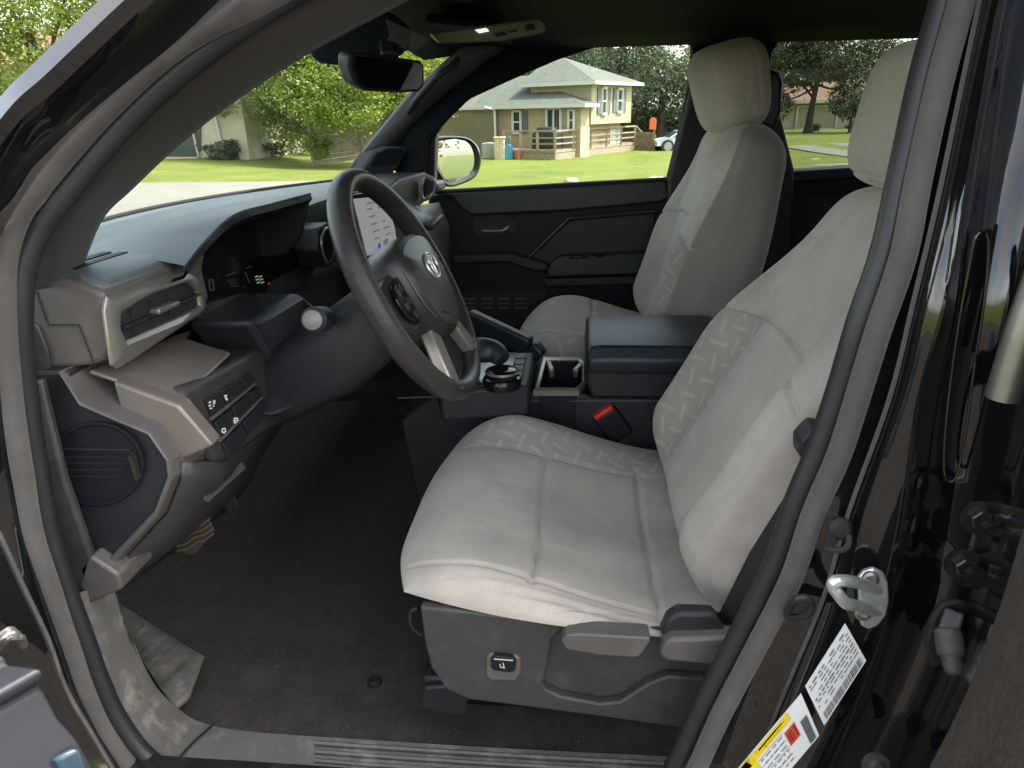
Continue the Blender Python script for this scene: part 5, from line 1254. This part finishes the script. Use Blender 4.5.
# ---- silver car
def far_car(P, hd, label):
    root = thing('silver_car', label, 'car', tuple(P)); X_ = Vector((cos(hd), sin(hd), 0)); Y_ = Vector((-sin(hd), cos(hd), 0))
    def c(a, l, h): return P + (X_ * a + Y_ * l + Z * h) * .66
    prof = [(-2.1, .35), (-2.15, .6), (-2.0, .82), (-1.2, .92), (1.0, .92), (1.9, .8), (2.1, .62), (2.12, .35)]
    b = MB(); b.grid([[c(a, -.80, h) for a, h in prof], [c(a * .99, -.86, h * 1.0) for a, h in prof], [c(a * .99, .86, h) for a, h in prof], [c(a, .80, h) for a, h in prof]]); 
    b.face([c(a, -.8, h) for a, h in prof]); b.face([c(a, .8, h) for a, h in reversed(prof)]); b.build('body', 'silverpaint', root, bevel=.03)
    cab = [(-1.35, .9), (-.75, 1.36), (.35, 1.38), (1.15, .9)]
    b = MB(); b.grid([[c(a, -.74 + (h - .9) * .3, h) for a, h in cab], [c(a, .74 - (h - .9) * .3, h) for a, h in cab]]); b.face([c(a, -.74 + (h - .9) * .3, h) for a, h in reversed(cab)]); b.face([c(a, .74 - (h - .9) * .3, h) for a, h in cab]); cb = b.build('cabin', 'silverpaint', root, bevel=.04)
    b = MB()
    for s_ in (-1, 1):
        ins = [(-1.15, .94), (-.7, 1.29), (.3, 1.31), (.95, .94)]
        b.prism([c(a, s_ * (.75 - (h - .9) * .3), h) for a, h in ins], Y_ * s_ * .008)
    b.build('side_window', 'pane', cb, smooth=False)
    b = MB(); b.prism([c(1.1, -.6, .96), c(1.1, .6, .96), c(.42, .52, 1.33), c(.42, -.52, 1.33)], X_ * .02); b.build('front_glass', 'pane', cb, smooth=False)
    for a in (-1.3, 1.32):
        for s_ in (-1, 1):
            b = MB(); b.lathe([(.31, -.1), (.31, .1), (.2, .105), (.0, .1)], c(a, s_ * .78, .31), Y_ * s_, seg=22); w_ = b.build('wheel', 'rubber', root); b = MB(); b.lathe([(.2, .1), (.19, .115), (0, .115)], c(a, s_ * .78, .31), Y_ * s_, seg=18); b.build('wheel_rim', 'steel', w_)
    for s_ in (-1, 1):
        b = MB(); b.box(c(2.07, s_ * .6, .66), (.12, .28, .12), Matrix.Rotation(hd, 3, 'Z')); b.build('headlight', 'white', root, bevel=.02)
cp_ = GP(681, 150); far_car(cp_, rad(180 + 12), 'silver car parked beyond the lawn near the picket fence')

# ---- small houses far right
def small_house(name, label, P, hd, w, d, h, rise, wm_, rm_, extras):
    root = thing(name, label, 'house', tuple(P)); X_ = Vector((cos(hd), sin(hd), 0)); Y_ = Vector((-sin(hd), cos(hd), 0))
    def c(a, l, z): return P + X_ * a + Y_ * l + Z * z
    b = MB(); b.prism([c(-w / 2, 0, -.3), c(w / 2, 0, -.3), c(w / 2, d, -.3), c(-w / 2, d, -.3)], Z * (h + .3)); b.build('wall', wm_, root, smooth=False)
    o_ = .5; b = MB(); E = [c(-w / 2 - o_, -o_, h), c(w / 2 + o_, -o_, h), c(w / 2 + o_, d + o_, h), c(-w / 2 - o_, d + o_, h)]
    A1, A2 = c(-w / 2 - o_, d / 2, h + rise), c(w / 2 + o_, d / 2, h + rise)
    b.add(E + [A1, A2], [(0, 1, 5, 4), (2, 3, 4, 5), (1, 2, 5), (3, 0, 4), (0, 3, 2, 1)]); rf = b.build('roof', rm_, root, smooth=False)
    b = MB(); b.bar(E[0] - Z * .08, E[1] - Z * .08, .06, .18); b.build('fascia', 'white', rf, smooth=False)
    for nm, a0, a1, z0, z1, m_ in extras:
        b = MB(); b.prism([c(a0, -.02, z0), c(a1, -.02, z0), c(a1, -.02, z1), c(a0, -.02, z1)], Y_ * -.04); w_ = b.build(nm, m_, root, smooth=False)
        b = MB()
        for p, q_ in ((c(a0, -.08, z0), c(a1, -.08, z0)), (c(a1, -.08, z0), c(a1, -.08, z1)), (c(a1, -.08, z1), c(a0, -.08, z1)), (c(a0, -.08, z1), c(a0, -.08, z0))): b.bar(p, q_, .1, .1)
        b.build('surround', 'white', w_, smooth=False)
P_ = GP(838, 128.5); 
small_house('brown_roofed_house', 'house with a brown roof and garage door behind the big tree', P_, rad(-4), 9, 6, 1.75, 1.25, 'offwhite', 'shinglebr', (('garage_door', -2.7, -.2, 0, 1.4, mat('garage_door_paint', (.3, .27, .2), .6)), ('window', 1.6, 2.6, .6, 1.4, 'pane')))
P_ = V(672, 127, 46); P_.z = -.1
small_house('grey_roofed_house', 'far house with a pale grey roof behind the silver car', P_, rad(10), 6.5, 5, 1.5, 1.0, mat('dark_siding', (.08, .075, .07), .8), mat('pale_roof', (.32, .34, .33), .8), (('window', -.8, .2, .6, 1.2, 'pane'), ('door', 1.3, 2.0, 0, 1.2, 'door')))

# ---- left: neighbour's house, fence
P_ = GP(205, 158); 
nb = thing('neighbour_house', 'pale sided house behind the tree trunk, seen through the windshield', 'house', tuple(P_))
def nbx(px, py, o=0): return V(px, py, P_.y - o)
b = MB(); b.prism([Vector((P_.x - 8, P_.y, -.2)), Vector((nbx(241, 100).x, P_.y, -.2)), Vector((nbx(241, 100).x, P_.y + 6, -.2)), Vector((P_.x - 8, P_.y + 6, -.2))], Z * 3.6); b.build('wall', mat('neighbour_wall', (.42, .38, .28), .8, vs=1.5), nb, smooth=False)
b = MB(); b.prism([nbx(146, 157, .03), nbx(146, 118, .03), nbx(198, 118, .03), nbx(201, 124, .03), nbx(201, 150, .03), nbx(196, 157, .03)], (0, -.06, 0)); pw = b.build('picture_window', 'pane', nb, smooth=False)
b = MB(); b.bar(nbx(190, 118, .12), nbx(199, 157, .12), .12, .06); b.bar(nbx(146, 158, .12), nbx(198, 158, .12), .12, .08); b.build('window_frame', 'offwhite', pw, smooth=False)
b = MB(); b.bar(nbx(214, 110, .1), nbx(222, 146, .1), .1, .06); b.build('downspout', 'white', nb, smooth=False)
b = MB(); b.prism([Vector((P_.x - 8.6, P_.y - .7, 3.35)), Vector((nbx(241, 100).x + .6, P_.y - .7, 3.35)), Vector((nbx(241, 100).x + .6, P_.y + 3, 4.9)), Vector((P_.x - 8.6, P_.y + 3, 4.9))], Z * .1); b.build('roof', 'shinglebr', nb, smooth=False)
fA, fB = GP(314, 166), GP(405, 166); fB = Vector((fB.x, fB.y + .5, 0))
fa = thing('board_fence', 'weathered grey board fence under the bright leafy branches', 'fence', tuple(fA))
b = MB(); dd = (fB - fA); ln = dd.length; dd.normalize()
for k in range(9): b.bar(fA + Z * (.1 + .17 * k), fA + dd * ln + Z * (.1 + .17 * k), .03, .155)
b.build('fence_boards', 'greyfence', fa, smooth=False)
k = 0
while k * 1.9 < ln:
    b = MB(); b.box(fA + dd * (k * 1.9) + Z * .8 + Vector((0, -.05, 0)), (.1, .08, 1.65)); b.build('fence_post', 'greyfence', fa); k += 1

# ---- trees
def crown_mb(blobs, n, size, seed, sub=26, tight=.42, tone=(0, 1)):
    r_ = random.Random(seed); b = MB(); tot = sum(q_[1][0] * q_[1][1] + q_[1][1] * q_[1][2] + q_[1][0] * q_[1][2] for q_ in blobs)
    vs, fs = [], []
    for c, R_ in blobs:
        m_ = max(30, int(n * (R_[0] * R_[1] + R_[1] * R_[2] + R_[0] * R_[2]) / tot)); cl = []
        for _ in range(sub):
            while True:
                p = Vector((r_.uniform(-1, 1), r_.uniform(-1, 1), r_.uniform(-1, 1)))
                if .35 < p.length < 1: break
            cl.append((p, r_.uniform(.22, tight), r_.uniform(*tone)))
        for _ in range(m_):
            p, w, tn = r_.choice(cl)
            q_ = p + Vector((r_.gauss(0, w * .6), r_.gauss(0, w * .6), r_.gauss(0, w * .5)))
            P0 = Vector(c) + Vector((q_.x * R_[0], q_.y * R_[1], q_.z * R_[2]))
            a1 = Vector((r_.uniform(-1, 1), r_.uniform(-1, 1), r_.uniform(-1, .6))).normalized(); a2 = a1.orthogonal().normalized()
            a2 = (a2 * cos(k_ := r_.uniform(0, 6.28)) + a1.cross(a2) * sin(k_)).normalized()
            s_ = size * r_.uniform(.6, 1.35); o = len(vs)
            vs += [P0 - a1 * s_, P0 + a2 * s_ * .45 + a1.cross(a2) * s_ * .12, P0 + a1 * s_, P0 - a2 * s_ * .45 + a1.cross(a2) * s_ * .12]
            fs.append((o, o + 1, o + 2, o + 3)); b.tone.append(max(0, min(1, tn * .55 + r_.uniform(0, .45))))
    b.v = [Vector(v) for v in vs]; b.f = [list(f) for f in fs]; b.m = [0] * len(fs); return b
def tree(name, label, base, trunk, blobs, n, size, lm, seed, rad_=.3, group=None, cat='tree', sub=26):
    root = thing(name, label, cat, tuple(base), group)
    if trunk:
        b = MB(); pts = [Vector(p) for p in trunk]; b.tube(pts, lambda t: rad_ * (1.25 - .35 * min(1, t * 4) - .45 * t), seg=12, n=4)
        r_ = random.Random(seed)
        for c, R_ in blobs:
            st_ = pts[0].lerp(pts[-1], r_.uniform(.55, .95)); c = Vector(c); mid_ = st_.lerp(c, .5) + Vector((0, 0, .25 * R_[2] * r_.uniform(-.5, 1)))
            b.tube([st_, mid_, c + Vector((0, 0, R_[2] * .2))], lambda t: rad_ * .3 * (1 - .8 * t), seg=7, n=4)
        b.build('trunk', 'bark', root)
    b = crown_mb(blobs, n, size, seed, sub); b.build('crown', lm, root, smooth=False)
    return root
def B(px, py, Y, rx, rz, ry=None): return (V(px, py, Y), (rx, ry or rx, rz))
t0 = GP(247, 158)
tree('leafy_tree', 'bright leafy tree with a bare grey trunk seen through the windshield', t0, [t0, t0 + Vector((-.05, 0, 1.2)), t0 + Vector((-.1, 0, 2.6)), t0 + Vector((0, 0, 4.5))],
     [B(300, 70, t0.y - 1, 1.7, 1.3), B(352, 66, t0.y - 2, 1.7, 1.4), B(288, 118, t0.y + .5, 1.3, .9), B(350, 102, t0.y - 2.5, 1.3, .8), B(400, 96, t0.y - 1, 1.4, 1.1), B(275, 38, t0.y, 2.0, 1.2), B(390, 50, t0.y, 1.8, 1.5), B(318, 146, t0.y - 1, .5, .45), B(430, 60, t0.y, 1.5, 1.5), B(310, 20, t0.y - 1, 2.5, 1.2), B(215, 106, t0.y - 1.5, .6, .35), B(330, 45, t0.y - 1, 2.0, 1.0), B(268, 92, t0.y - .5, 1.0, .9), B(320, 96, t0.y - 2, 1.5, 1.0)], 110000, .064, 'leaf_bright', 11, .24, sub=60)
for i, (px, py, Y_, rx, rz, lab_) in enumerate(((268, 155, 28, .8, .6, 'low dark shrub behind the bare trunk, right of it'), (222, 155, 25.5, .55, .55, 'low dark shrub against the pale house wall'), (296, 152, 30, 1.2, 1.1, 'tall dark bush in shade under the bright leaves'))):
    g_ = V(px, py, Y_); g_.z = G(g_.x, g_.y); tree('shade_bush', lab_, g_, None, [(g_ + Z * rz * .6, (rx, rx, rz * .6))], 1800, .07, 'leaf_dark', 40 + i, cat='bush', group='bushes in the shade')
# backdrop trees on the left
for i, (px, py, Y_, rx, rz, lm, lab_) in enumerate(((330, 90, 36, 5, 4.5, 'leaf_mid', 'tall green tree behind the board fence'), (420, 60, 40, 5, 5, 'leaf_mid', 'tall green tree between the mirror and the far pillar'), (130, 60, 40, 6, 5, 'leaf_mid', 'tall green tree behind the neighbour house'))):
    c = V(px, py, Y_); g_ = Vector((c.x, c.y, G(c.x, c.y))); tree('shade_tree', lab_, g_, [g_, g_ + Z * 2, c], [(c, (rx, rx * .7, rz)), (c + Vector((rx * .5, 0, -rz * .5)), (rx * .6, rx * .5, rz * .5)), (c + Vector((-rx * .5, 0, -rz * .5)), (rx * .6, rx * .5, rz * .5))], 15000, .13, lm, 60 + i, .4, group='trees behind the fence')
# corner tree, top left beyond the roof
c = V(30, 30, 9); g_ = Vector((c.x - .6, c.y + .6, 0)); tree('yard_tree', 'yellow green tree past the roof edge in the top corner', g_, [g_, g_ + Z * 1.4, c], [B(20, 20, 9, 1.1, .9), B(75, -10, 9, 1.0, .9), B(-30, 60, 9, .9, .7), B(30, 62, 9.4, .5, .35), B(90, 20, 9.6, .5, .4), B(0, -20, 9, 1.2, .8)], 16000, .042, 'leaf_bright', 31, .13)
# behind the house
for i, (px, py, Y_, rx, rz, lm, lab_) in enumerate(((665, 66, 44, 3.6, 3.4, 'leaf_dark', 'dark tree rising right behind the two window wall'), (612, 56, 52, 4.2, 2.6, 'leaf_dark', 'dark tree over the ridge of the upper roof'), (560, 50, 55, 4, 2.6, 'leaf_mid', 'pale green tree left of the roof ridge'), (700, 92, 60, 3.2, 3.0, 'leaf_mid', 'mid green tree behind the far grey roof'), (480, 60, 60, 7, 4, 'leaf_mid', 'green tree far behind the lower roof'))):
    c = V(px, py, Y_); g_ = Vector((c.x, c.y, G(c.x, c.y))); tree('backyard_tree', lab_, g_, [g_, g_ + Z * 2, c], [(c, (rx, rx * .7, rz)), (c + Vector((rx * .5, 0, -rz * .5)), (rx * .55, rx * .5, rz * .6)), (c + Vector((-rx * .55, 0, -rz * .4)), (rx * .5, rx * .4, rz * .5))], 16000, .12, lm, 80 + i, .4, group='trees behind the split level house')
# rear window trees
c = GP(808, 133); c0_ = c
tree('broad_tree', 'broad dark tree with a forked trunk by the far road', c, [c, c + Z * .7, c + Vector((.05, 0, 1.6)), c + Vector((.2, 0, 3.2))],
     [B(800, 70, c.y, 1.6, 1.0), B(850, 62, c.y, 1.7, 1.0), B(822, 36, c.y, 2.0, 1.1), B(880, 40, c.y + 1, 1.5, .9), B(780, 105, c.y - .5, .7, .7), B(775, 50, c.y, 1.2, 1.2), B(845, 92, c.y - .5, .8, .35), B(895, 72, c.y, .9, .7), B(820, 62, c.y, 1.6, .9), B(860, 74, c.y, 1.3, .7), B(790, 40, c.y, 1.2, .9)], 30000, .085, 'leaf_dark', 21, .26, sub=40)
for i, (px, py, Y_, rx, rz, lab_, ct) in enumerate(((850, 104, 40, .9, .75, 'dark rounded small tree beside the garage', 'tree'),)):
    c = V(px, py, Y_); g_ = V(px, 128, Y_); g_.z = 0; tree('ornamental_tree', lab_, g_, [g_, g_ + Z * .6, c], [(c, (rx, rx, rz)), (c + Vector((.7, 0, .2)), (.6, .6, .5))], 2500, .09, 'leaf_dark', 33, .1)
for i, (px, py, rx, rz, lab_) in enumerate(((814, 131, .3, .35, 'tiny round bush at the foot of the broad tree'), (845, 127, .9, .5, 'low clipped bush in front of the brown roofed house'), (858, 132, .7, .55, 'nearer dark bush at the edge of the rear window'))):
    g_ = GP(px, py); tree('front_bush', lab_, g_, None, [(g_ + Z * rz * .6, (rx, rx * .8, rz * .6))], 1400, .06, 'leaf_dark', 70 + i, cat='bush', group='bushes by the far road')
c = V(850, 80, 62); 
for i, (px, py, Y_, rx, rz) in enumerate(((905, 85, 60, 5, 3.2), (760, 84, 60, 5, 3.2))):
    c = V(px, py, Y_); g_ = Vector((c.x, c.y, 0)); tree('distant_tree', ('distant tree behind the driver seat headrest', 'distant tree left of the brown roofed house')[i], g_, [g_, g_ + Z * 2, c], [(c, (rx, rx * .6, rz)), (c - Z * 2, (rx * .8, rx * .5, rz * .6))], 12000, .14, 'leaf_dark', 90 + i, .4, group='distant trees')
for i, (x_, y_, h_, r_, lab_) in enumerate(((34, 9, 5, 4.5, 'roadside tree seen only in the door mirror, nearest of its row'), (48, 16, 6, 5.5, 'taller roadside tree seen only in the door mirror, far end of its row'), (40, 2, 5.5, 5, 'roadside tree seen only in the door mirror, by the driveway end'))):
    g_ = Vector((x_, y_, 0)); c = g_ + Z * h_; tree('roadside_tree', lab_, g_, [g_, g_ + Z * 2, c], [(c, (r_, r_, r_ * .7)), (c - Z * 1.5, (r_ * .8, r_ * .8, r_ * .5))], 7000, .16, 'leaf_mid', 120 + i, .35, group='trees in the door mirror')
pp = GP(815, 159.5); b = MB(); b.prism([pp + Vector(v) for v in ((-.15, -.08, .01), (.1, -.1, .015), (.16, .08, .02), (-.1, .1, .012))], Z * .004); tag(b.build('paper_scrap', 'white', origin=pp), 'white scrap of paper on the grass by the road', 'paper')

# ================================================================== LIGHT
SUN_EL, SUN_AZ = rad(54), rad(89)      # azimuth from +y towards +x
w = bpy.data.worlds.new('World'); sc.world = w; w.use_nodes = True
nt, N, L = nodes(w); sky = N.new('ShaderNodeTexSky'); sky.sky_type = 'NISHITA'; sky.sun_disc = False
sky.sun_elevation = SUN_EL; sky.sun_rotation = SUN_AZ; sky.air_density = 1.2; sky.dust_density = 2.5; sky.ozone_density = .8
bw = N.new('ShaderNodeRGBToBW'); L.new(sky.outputs[0], bw.inputs[0])
cm_ = N.new('ShaderNodeCombineColor')
for i_, k_ in enumerate((1.5, 1.47, 1.42)): L.new(mth(nt, 'MULTIPLY', bw.outputs[0], k_), cm_.inputs[i_])
cf = ramp(nt, noise(nt, coords(nt, 'Generated'), 2.3, 7, .6), [(.36, (.15, .15, .15)), (.62, (.9, .9, .9))])
L.new(mixc(nt, cf, sky.outputs[0], cm_.outputs[0]), N['Background'].inputs[0]); N['Background'].inputs[1].default_value = .15
sl = bpy.data.lights.new('sun', 'SUN'); so = bpy.data.objects.new('sun', sl); COL.objects.link(so)
sl.energy = 2.4; sl.angle = rad(.8); sl.color = (1, .96, .9)
sd = Vector((sin(SUN_AZ) * cos(SUN_EL), cos(SUN_AZ) * cos(SUN_EL), sin(SUN_EL)))
so.rotation_euler = sd.to_track_quat('Z', 'Y').to_euler()
sc.view_settings.view_transform = 'Standard'; sc.view_settings.look = 'None'; sc.view_settings.gamma = 1; sc.view_settings.exposure = 2.08
sc.cycles.max_bounces = 10; sc.cycles.diffuse_bounces = 5; sc.cycles.transparent_max_bounces = 24; sc.cycles.glossy_bounces = 5
sc.cycles.use_denoising = True
